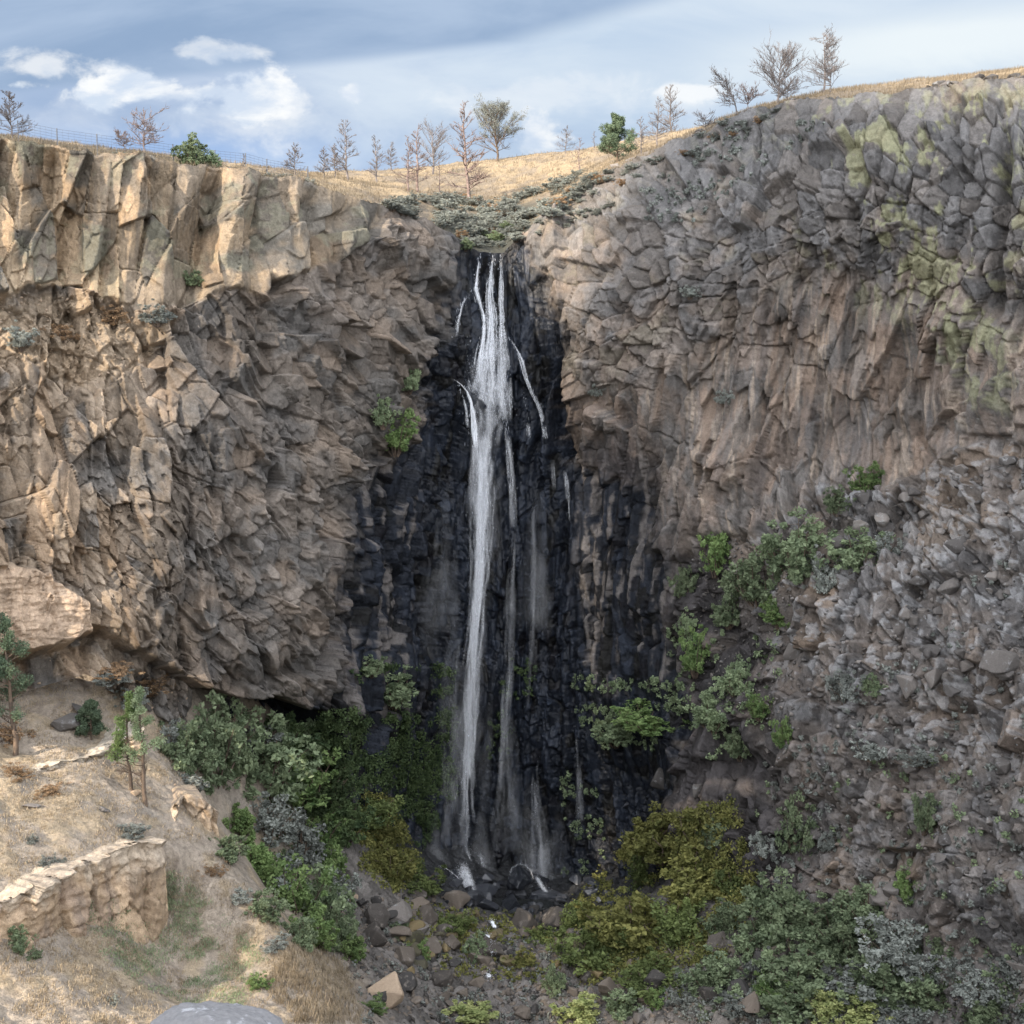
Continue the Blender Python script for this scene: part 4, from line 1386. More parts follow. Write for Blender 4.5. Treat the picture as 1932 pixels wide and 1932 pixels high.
# the split threads at the lip
flow(wf, [(905, 484, 7, 1), (900, 520, 9, 1), (897, 545, 11, 1), (904, 570, 11, .9), (912, 600, 9, .8), (910, 640, 10, .7), (903, 690, 14, .6), (905, 730, 20, .6)], 22, 5.5, .55, ndrop=420, seed=1)
flow(wf, [(896, 545, 3, 1), (882, 558, 5, .9), (870, 575, 7, .7), (862, 605, 9, .4), (858, 640, 10, .15)], 7, 3, .5, ndrop=160, seed=2)
flow(wf, [(929, 485, 8, 1), (925, 520, 10, 1), (922, 560, 12, 1), (926, 600, 16, .9), (922, 650, 22, .7), (918, 700, 28, .6), (916, 745, 40, .7)], 36, 6, .45, ndrop=900, seed=3)
flow(wf, [(944, 486, 4, 1), (945, 530, 5, .9), (944, 580, 7, .9), (947, 630, 10, .7), (948, 690, 14, .6), (950, 750, 16, .6), (955, 800, 14, .6)], 22, 5, .5, ndrop=600, seed=4)
flow(wf, [(934, 585, 12, 1), (938, 640, 26, .7), (930, 700, 36, .6), (925, 760, 50, .8), (920, 800, 54, 1)], 32, 8, .3, ndrop=1000, seed=5)
flow(wf, [(900, 620, 40, .2), (905, 700, 70, .5), (915, 780, 80, .5), (912, 900, 60, .5), (908, 1100, 46, .4), (888, 1300, 50, .4), (880, 1600, 64, .4), (880, 1660, 80, .4)], 26, 26, .10, ndrop=300, seed=56, dsize=.02)
flow(wf, [(884, 640, 12, .2), (888, 700, 22, .35), (898, 750, 30, .6)], 8, 6, .4, ndrop=200, seed=55)
# left spout that springs from a ledge
flow(wf, [(843, 711, 3, .9), (856, 716, 4, 1), (868, 724, 5, 1), (880, 738, 7, 1), (887, 760, 10, .9), (892, 800, 13, .9), (896, 850, 14, .8)], 12, 4, .95, free=True, ndrop=150, seed=6)
flow(wf, [(862, 724, 3, .8), (872, 744, 4, .8), (879, 775, 5, .7), (883, 810, 6, .5)], 4, 4, .7, ndrop=50, seed=7)
# right hand trickle over the boulders
flow(wf, [(962, 640, 4, .8), (972, 655, 4, .9), (984, 680, 6, .9), (993, 715, 6, .9), (1003, 740, 5, .8), (1016, 765, 6, .8), (1024, 790, 6, .7), (1030, 830, 7, .35)], 12, 2.6, .5, ndrop=380, seed=8)
flow(wf, [(985, 735, 3, .5), (996, 775, 5, .6), (1000, 830, 7, .3)], 4, 4, .5, ndrop=60, seed=9)
# the waist where the threads gather and the long free plume
flow(wf, [(922, 735, 56, .6), (916, 775, 60, .8), (914, 800, 52, .9), (912, 830, 42, 1), (911, 870, 38, 1), (910, 920, 33, .95), (909, 1000, 28, .9), (906, 1080, 24, .85), (901, 1140, 22, .85),
          (893, 1220, 21, .75), (887, 1300, 22, .7), (883, 1400, 23, .7), (881, 1480, 24, .75), (880, 1560, 26, .7), (880, 1650, 36, .6)], 170, 10, .26, free=True, ndrop=500, spread=.85, seed=10)
for k in range(3):
    flow(wf, [(914, 800, 38, .8), (911, 900, 27, 1), (909, 1000, 21, 1), (905, 1100, 17, .95), (899, 1160, 15, .95), (889, 1260, 15, .8), (885, 1360, 15, .85), (883, 1480, 18, .9), (881, 1560, 15, .8), (880, 1650, 20, .6)],
         4, 15, .85, free=True, seed=20 + k, spread=.35)
flow(wf, [(905, 980, 44, .25), (890, 1200, 46, .4), (872, 1400, 48, .45), (870, 1560, 56, .45), (872, 1660, 80, .5)], 34, 18, .16, free=True, ndrop=300, seed=24, dsize=.018)
flow(wf, [(956, 800, 8, .8), (960, 850, 10, .7), (965, 920, 12, .4), (968, 1000, 13, .2)], 12, 5, .5, free=True, ndrop=150, seed=11)
flow(wf, [(938, 745, 8, .9), (948, 780, 6, .9), (944, 800, 6, .9)], 5, 5, .8, ndrop=40, seed=12)
# thin veils to the right
flow(wf, [(972, 1000, 6, .3), (962, 1150, 16, .45), (956, 1300, 16, .5), (952, 1450, 18, .45), (955, 1560, 22, .3)], 22, 8, .20, free=True, ndrop=120, seed=13, dsize=.022)
flow(wf, [(1005, 930, 5, .3), (1006, 1050, 8, .35), (1002, 1200, 11, .35), (990, 1350, 14, .2)], 12, 6, .18, free=True, ndrop=60, seed=14, dsize=.022)
flow(wf, [(1017, 1428, 4, .9), (1009, 1450, 6, .9), (1008, 1500, 10, .8), (1014, 1560, 18, .6), (1020, 1640, 28, .45), (1022, 1680, 34, .3)], 30, 9, .13, free=True, ndrop=300, seed=15, dsize=.024)
flow(wf, [(1042, 870, 4, .5), (1046, 930, 4, .3)], 2, 5, .5, seed=16)
flow(wf, [(1064, 880, 3, .8), (1070, 905, 4, .9), (1073, 940, 4, .6), (1076, 990, 4, .3)], 4, 3, .6, ndrop=40, seed=17)
flow(wf, [(1085, 1350, 8, .3), (1092, 1450, 10, .4), (1096, 1560, 14, .3)], 6, 6, .2, ndrop=30, seed=18)
for a, b_, c_, d_ in [(835, 860, 1250, .12), (868, 900, 1400, .12), (1025, 850, 1200, .12), (930, 1250, 1640, .12), (975, 1300, 1660, .12), (850, 1400, 1660, .14), (905, 1480, 1670, .16), (1045, 1500, 1690, .14), (820, 1520, 1670, .12), (990, 1450, 1690, .12)]:
    flow(wf, [(a, b_, 20, .1), (a - 4, (b_ + c_) / 2, 34, 1), (a - 8, c_ - 40, 60, .9), (a - 8, c_, 60, .1)], 5, 34, d_ * .42, free=True, seed=40 + a % 17)
# foam where it lands
flow(wf, [(822, 1628, 8, .7), (840, 1640, 10, .8), (862, 1655, 10, .8), (882, 1672, 12, .9), (884, 1690, 10, .5)], 14, 5, .9, ndrop=400, spread=1.2, seed=30, dstretch=(1, 2))
flow(wf, [(880, 1600, 34, .4), (882, 1640, 46, .8), (884, 1680, 50, .6)], 22, 8, .6, ndrop=500, spread=1.1, seed=31, dstretch=(1, 2.5))


def foam(pts, width, n, size, rise=.25, rib=10):
    r = np.random.default_rng(int(pts[0][0]))
    P = np.array([tuple(at(u, v, y)) for u, v, y in pts]); k = len(P)
    t = r.random(n) * (k - 1); i = np.minimum(t.astype(int), k - 2); f = (t - i)[:, None]
    q = P[i] * (1 - f) + P[i + 1] * f + r.normal(0, 1, (n, 3)) * np.array([width, width * .6, width * .55])
    wf.drops(q, size * (.3 + r.random(n)), r.uniform(.8, 1.6, n))
    for _ in range(rib // 2):
        o = r.normal(0, width * .5, 3)
        m = 4 * k
        tt_ = np.linspace(0, k - 1, m); ii = np.minimum(tt_.astype(int), k - 2); ff = (tt_ - ii)[:, None]
        c = P[ii] * (1 - ff) + P[ii + 1] * ff + o
        wf.ribbon(np.concatenate([c, np.full((m, 1), width * 1.8), np.full((m, 1), 1.0)], 1), .33, r)


foam([(826, 1634, 112), (842, 1638, 111.8), (858, 1650, 111.4), (872, 1664, 111), (884, 1676, 110.6), (890, 1688, 110.2)], .12, 130, .035, rib=2)
foam([(870, 1630, 112), (880, 1660, 111.2), (886, 1680, 110.8)], .5, 260, .035, rib=8)
foam([(962, 1652, 111), (966, 1638, 110.9), (978, 1630, 110.8), (992, 1632, 110.8), (1002, 1642, 110.6), (1008, 1660, 110.4)], .09, 130, .035, rib=2)
foam([(1010, 1650, 112), (1022, 1672, 111.6), (1032, 1684, 111.4)], .33, 90, .04, rib=4)
wf.build('waterfall', 'tall thin white waterfall, split in threads at the top and falling free below', 'waterfall')

# plunge pool and the outflow
m_p, N, b, o_ = new_mat('dark_pool')
N.put(b.inputs['Base Color'], N.mix(N.noise(N.node('ShaderNodeNewGeometry').outputs['Position'], .8, 3), (.010, .013, .015), (.03, .03, .028)))
b.inputs['Roughness'].default_value = .12
bp = N.node('ShaderNodeBump'); bp.inputs['Distance'].default_value = .05
N.put(bp.inputs['Height'], N.noise(N.node('ShaderNodeNewGeometry').outputs['Position'], 3, 3)); N.l.new(bp.outputs[0], b.inputs['Normal'])
cp = at(975, 1704, 109.2)
ring = [(cp[0] + math.cos(t) * 4.2 * (1 + .12 * math.sin(3 * t)), cp[1] + math.sin(t) * 1.5 * (1 + .15 * math.cos(2 * t)), cp[2] - .15) for t in np.linspace(0, 2 * math.pi, 60, endpoint=False)]
me = bpy.data.meshes.new('pool'); me.from_pydata(ring, [], [list(range(60))])
tag(link('pool_water', me, m_p), 'dark plunge pool at the foot of the falls', 'pool', kind='structure')
st_w = Water()
for sd, (a, b_) in enumerate([((928, 1742), (934, 1758)), ((925, 1784), (928, 1804)), ((919, 1768), (925, 1786)), ((921, 1842), (924, 1850))]):
    p0 = hit(*a, 'g')[0]; p1 = hit(*b_, 'g')[0]
    rows = [[p0.x + (p1.x - p0.x) * t, p0.y - .9 + (p1.y - p0.y) * t, p0.z + .75 + (p1.z - p0.z) * t, .45, 1] for t in np.linspace(0, 1, 9)]
    for q in range(3):
        st_w.ribbon([[x + random.uniform(-.12, .12), y, z, w * .6, a_] for x, y, z, w, a_ in rows], 1.0, None)
    c = np.array(rows)[np.random.default_rng(sd).integers(0, 9, 60), :3] + np.random.default_rng(sd).normal(0, .18, (60, 3))
    st_w.drops(c, np.full(60, .045), np.full(60, 1.2))
st_w.build('stream', 'little white cascades where the pool drains between boulders', 'stream')


# ------------------------------------------------------------------ trees
def bare_tree(seed, h, w, style, mat, foliage=None, fol_from=.6, dens=1.0, lean=0.0, one_side=0):
    r = random.Random(seed)
    tr = MB(); br = MB(); tips = []
    n = 9
    pts = []; x = y = 0
    for i in range(n):
        t = i / (n - 1)
        pts.append(Vector((x + lean * h * t * t, y, h * t * (1 if style != 'round' else .9))))
        x += r.uniform(-.02, .02) * h; y += r.uniform(-.02, .02) * h
    r0 = .020 * h if style != 'round' else .026 * h
    tr.tube([pts[0] - Vector((0, 0, .5))] + pts, [r0 * 1.25] + [r0 * (1 - .9 * i / (n - 1)) for i in range(n)], 7)

    def along(t):
        f = t * (n - 1); i = min(int(f), n - 2)
        return pts[i].lerp(pts[i + 1], f - i)

    def branch(p, d, L, rad, lev):
        q = [p]; dd = d.copy()
        k = 5
        for i in range(k):
            dd = (dd + Vector((r.uniform(-.22, .22), r.uniform(-.22, .22), r.uniform(-.10, .14)))).normalized()
            q.append(q[-1] + dd * L / k)
        br.tube(q, [rad * (1 - .85 * i / k) for i in range(k + 1)], 4 if lev else 5)
        if lev < 2:
            m = int((8 if lev == 0 else 4) * dens)
            for j in range(m):
                f = r.uniform(.25, .98); i = min(int(f * k), k - 1)
                pp = q[i].lerp(q[i + 1], f * k - i)
                a = (dd + Vector((r.uniform(-1, 1), r.uniform(-1, 1), r.uniform(-.35, .8))) * .9).normalized()
                branch(pp, a, L * r.uniform(.28, .5), max(rad * .55, .016), lev + 1)
        tips.append(q[-1]); tips.append(q[-2])

    nb = int((38 if style == 'cone' else 30) * dens)
    for i in range(nb):
        if style == 'cone':
            t = .14 + .84 * (i / nb); L = w * .68 * (1.08 - t) ** .75 * r.uniform(.6, 1.15); up = .1 + .7 * t
        elif style == 'round':
            t = .16 + .80 * (i / nb); L = w * .60 * math.sin(min(.97, t * .95) * math.pi) ** .45 * r.uniform(.75, 1.1); up = .35 + .9 * t
        else:
            t = .25 + .72 * (i / nb); L = w * .5 * r.uniform(.5, 1.1); up = r.uniform(.0, .9)
        a = r.uniform(0, 2 * math.pi)
        dx, dy = math.cos(a), math.sin(a)
        if one_side: dx = abs(dx) * one_side if r.random() < .8 else dx
        d = Vector((dx, dy, up)).normalized()
        branch(along(t), d, L, max(r0 * .42 * (1 - t * .6), .028), 0)
    meT = mesh_np('trunk', np.array(tr.V), np.array(tr.F)); meT.materials.append(mat)
    meB = mesh_np('branches', np.array(br.V), np.array(br.F)); meB.materials.append(mat)
    for q in (meT, meB): q.polygons.foreach_set('use_smooth', np.ones(len(q.polygons), bool))
    meL = None
    if foliage:
        tp = np.array([tuple(q) for q in tips if q.z > fol_from * h])
        V, tn = leaves_np(tp, np.full(len(tp), .022 * h + .12), 7, .07, seed, elong=2.0)
        meL = leaf_mesh('foliage', V, tn, foliage)
    return meT, meB, meL


def tree(u, v, hpx, wpx, style, label, cat='bare tree', name='bare_tree', s=2.0, where='p', mat=None, fol=None, group=None, dens=1.0, lean=0, one=0, fol_from=.6, seed=None, loc=None):
    if loc is None:
        p = plat_point(u, v, s) if where == 'p' else hit(u, v, where)[0]
    else:
        p = Vector(loc)
    k = p.y / F
    # keep the foot at the height seen, on the ground
    T = bare_tree(seed or int(u * 7 + v), hpx * k, wpx * k, style, mat or M_dead, fol, fol_from, dens, lean, one)
    e = empty(name, p)
    link('trunk', T[0], None, e); link('branches', T[1], None, e)
    if T[2]: link('foliage', T[2], None, e)
    tag(e, label, cat, group)
    return e


G1 = 'burnt trees along the plateau skyline'
tree(50, 255, 88, 66, 'cone', 'lone grey dead tree at the far left of the rim, beside a small sign', group=G1, s=3)
tree(272, 297, 70, 72, 'wild', 'spreading dead tree standing behind the fence on the left rim', group=G1, mat=M_deadred, s=4)
tree(236, 287, 34, 34, 'wild', 'low leaning dead stem left of the spreading dead tree', group=G1, mat=M_deadred, s=3, lean=-.3)
tree(556, 330, 55, 36, 'cone', 'small pale dead tree near the right end of the fence', group=G1, s=5)
tree(460, 318, 28, 10, 'cone', 'tiny bare sapling between two fence posts', group=G1, s=3, dens=.5)
tree(612, 335, 55, 26, 'cone', 'short thin dead tree left of the tall pale one', group=G1, s=9)
tree(632, 335, 62, 24, 'cone', 'slim dead tree hugging the left side of the tall pale one', group=G1, s=10)
tree(657, 342, 110, 56, 'cone', 'tall pale dead tree with a broad base left of the middle', group=G1, s=9)
tree(711, 345, 86, 36, 'cone', 'dead tree with a forked crown right of the tall pale one', group=G1, s=12)
tree(738, 322, 52, 24, 'cone', 'small dead tree farther back between two taller ones', group=G1, s=22)
tree(770, 362, 100, 36, 'cone', 'left of two dead trees close together before the grassy hill', group=G1, mat=M_deadred, s=12)
tree(788, 363, 125, 44, 'cone', 'right of two dead trees close together before the grassy hill', group=G1, mat=M_deadred, s=12)
tree(820, 308, 88, 66, 'round', 'round crowned bare tree behind the close pair', group=G1, s=50)
tree(886, 386, 186, 78, 'cone', 'tallest reddish dead tree straight above the falls', group=G1, mat=M_deadred, s=14, dens=1.15)
tree(830, 365, 62, 22, 'cone', 'thin dead sapling left of the tallest reddish tree', group=G1, mat=M_deadred, s=16, dens=.6)
tree(938, 304, 92, 86, 'round', 'round juniper with a green top on the hill skyline', 'juniper', 'juniper_tree', s=60, fol=M_sage, mat=M_bark, fol_from=.5, dens=1.1)
tree(1067, 290, 50, 30, 'cone', 'small dead tree on the skyline right of the juniper', group=G1, s=50, dens=.8)
tree(1092, 330, 68, 30, 'cone', 'thin dead tree on the slope left of the green pine', group=G1, mat=M_deadred, s=12, dens=.7)
tree(1117, 276, 36, 14, 'cone', 'spindly snag on the skyline just left of the green pine', group=G1, s=45, dens=.5)
tree(1165, 306, 80, 58, 'cone', 'young green pine on the rocky rim right of the gully', 'pine', 'pine_tree', s=4, fol=M_pine, mat=M_bark, fol_from=.05, dens=1.2)
tree(1210, 290, 66, 32, 'cone', 'leftmost of three dead trees on the rising right rim', group=G1, s=4, dens=.8)
tree(1240, 276, 88, 40, 'cone', 'middle one of three dead trees on the rising right rim', group=G1, s=6, dens=.9)
tree(1266, 282, 115, 66, 'cone', 'tallest and rightmost of three dead trees on the rising right rim', group=G1, s=3, dens=1.1)
tree(1378, 214, 72, 66, 'wild', 'dead tree leaning left on the crest, below the round one', group=G1, s=4, lean=-.45, one=-1, dens=1.1)
tree(1452, 190, 92, 92, 'round', 'large fan shaped bare tree on the right crest', group=G1, s=4, dens=1.25)
tree(1553, 178, 108, 62, 'wild', 'highest dead tree, one sided with a low limb to the left', group=G1, s=4, one=1, dens=1.2)
tree(1548, 172, 44, 110, 'wild', 'low sprawling dead limbs at the foot of the highest dead tree', group=G1, s=4, one=-1, dens=.8)
tree(1485, 195, 34, 60, 'wild', 'dense bare scrub between the fan shaped tree and the highest tree', group=G1, s=2, dens=.9)
tree(1410, 206, 30, 56, 'wild', 'bare scrub below the fan shaped tree', group=G1, s=2, dens=.9, mat=M_deadred)
tree(1330, 248, 26, 44, 'wild', 'low bare scrub on the crest above the right cliff', group=G1, s=2, dens=.8)
# slope trees on the left
tree(30, 1425, 280, 92, 'cone', 'tall sparse green pine at the left edge above the slope', 'pine', 'pine_tree', where='cg', fol=M_pine, mat=M_bark, fol_from=.30, dens=.85)
tree(172, 1396, 76, 44, 'cone', 'small bushy pine on the slope between the two dark boulders', 'pine', 'pine_tree', where='cg', fol=M_pine, mat=M_bark, fol_from=.1)
tree(248, 1490, 195, 58, 'cone', 'left one of two slender green trees rising from the ledge', 'tree', 'slender_tree', where='cg', fol=M_fresh, mat=M_bark, fol_from=.35, dens=.7)
tree(275, 1520, 235, 66, 'cone', 'right one of two slender green trees rising from the ledge', 'tree', 'slender_tree', where='cg', fol=M_green, mat=M_bark, fol_from=.4, dens=.7)

# ------------------------------------------------------------------ fence on the left rim
m_f, N, b, o_ = new_mat('galvanised_wire')
N.put(b.inputs['Base Color'], N.mix(N.noise(N.node('ShaderNodeNewGeometry').outputs['Position'], 5, 2), (.07, .075, .085), (.13, .135, .15))); b.inputs['Roughness'].default_value = .6
posts = [(60, 255), (131, 275), (204, 294), (343, 303), (420, 314), (476, 320), (515, 322), (590, 338)]
fe = empty('wire_fence', (0, 0, 0))
pp = []
for u, v in posts:
    p = rim_at(u); y = p[1] + 2.4
    x = (u - 966) / F * y
    zz = T_plat.ray_cast(Vector((x, y, 80)), Vector((0, 0, -1)))[0].z
    pp.append(Vector((x, y, zz)))
fe.location = pp[0]
mb = MB()
for p in pp:
    q = MB(); q.tube([p - pp[0] - Vector((0, 0, .3)), p - pp[0] + Vector((0, 0, 1.55))], [.045, .045], 6)
    o = q.build('post', m_f, fe)
for a, c in zip(pp[:-1], pp[1:]):
    for hz in np.linspace(.15, 1.5, 8):
        mb.tube([a - pp[0] + Vector((0, 0, hz)), c - pp[0] + Vector((0, 0, hz))], [.009, .009], 3)
    n = int((c - a).length / .35)
    for i in range(1, n):
        t = a.lerp(c, i / n) - pp[0]
        mb.tube([t + Vector((0, 0, .1)), t + Vector((0, 0, 1.5))], [.006, .006], 3)
mb.build('wire_mesh', m_f, fe)
tag(fe, 'wire mesh fence with thin posts along the left rim', 'fence')
# small sign box
p = rim_at(20); y = p[1] + 2.5; x = (20 - 966) / F * y
zz = T_plat.ray_cast(Vector((x, y, 80)), Vector((0, 0, -1)))[0].z
sg = empty('sign', (x, y, zz))
q = MB(); q.tube([(0, 0, -.2), (0, 0, .7)], [.05, .05], 6); q.build('post', m_f, sg)
bm = bmesh.new(); bmesh.ops.create_cube(bm, size=1); bmesh.ops.scale(bm, vec=(.5, .08, .34), verts=bm.verts); bmesh.ops.bevel(bm, geom=list(bm.edges), offset=.015, segments=1, affect='EDGES')
me = bpy.data.meshes.new('panel'); bm.to_mesh(me); bm.free()
o = link('panel', me, m_f, sg); o.location = (0, -.07, .75)
tag(sg, 'small dark sign panel on a short post at the far left of the rim', 'sign')

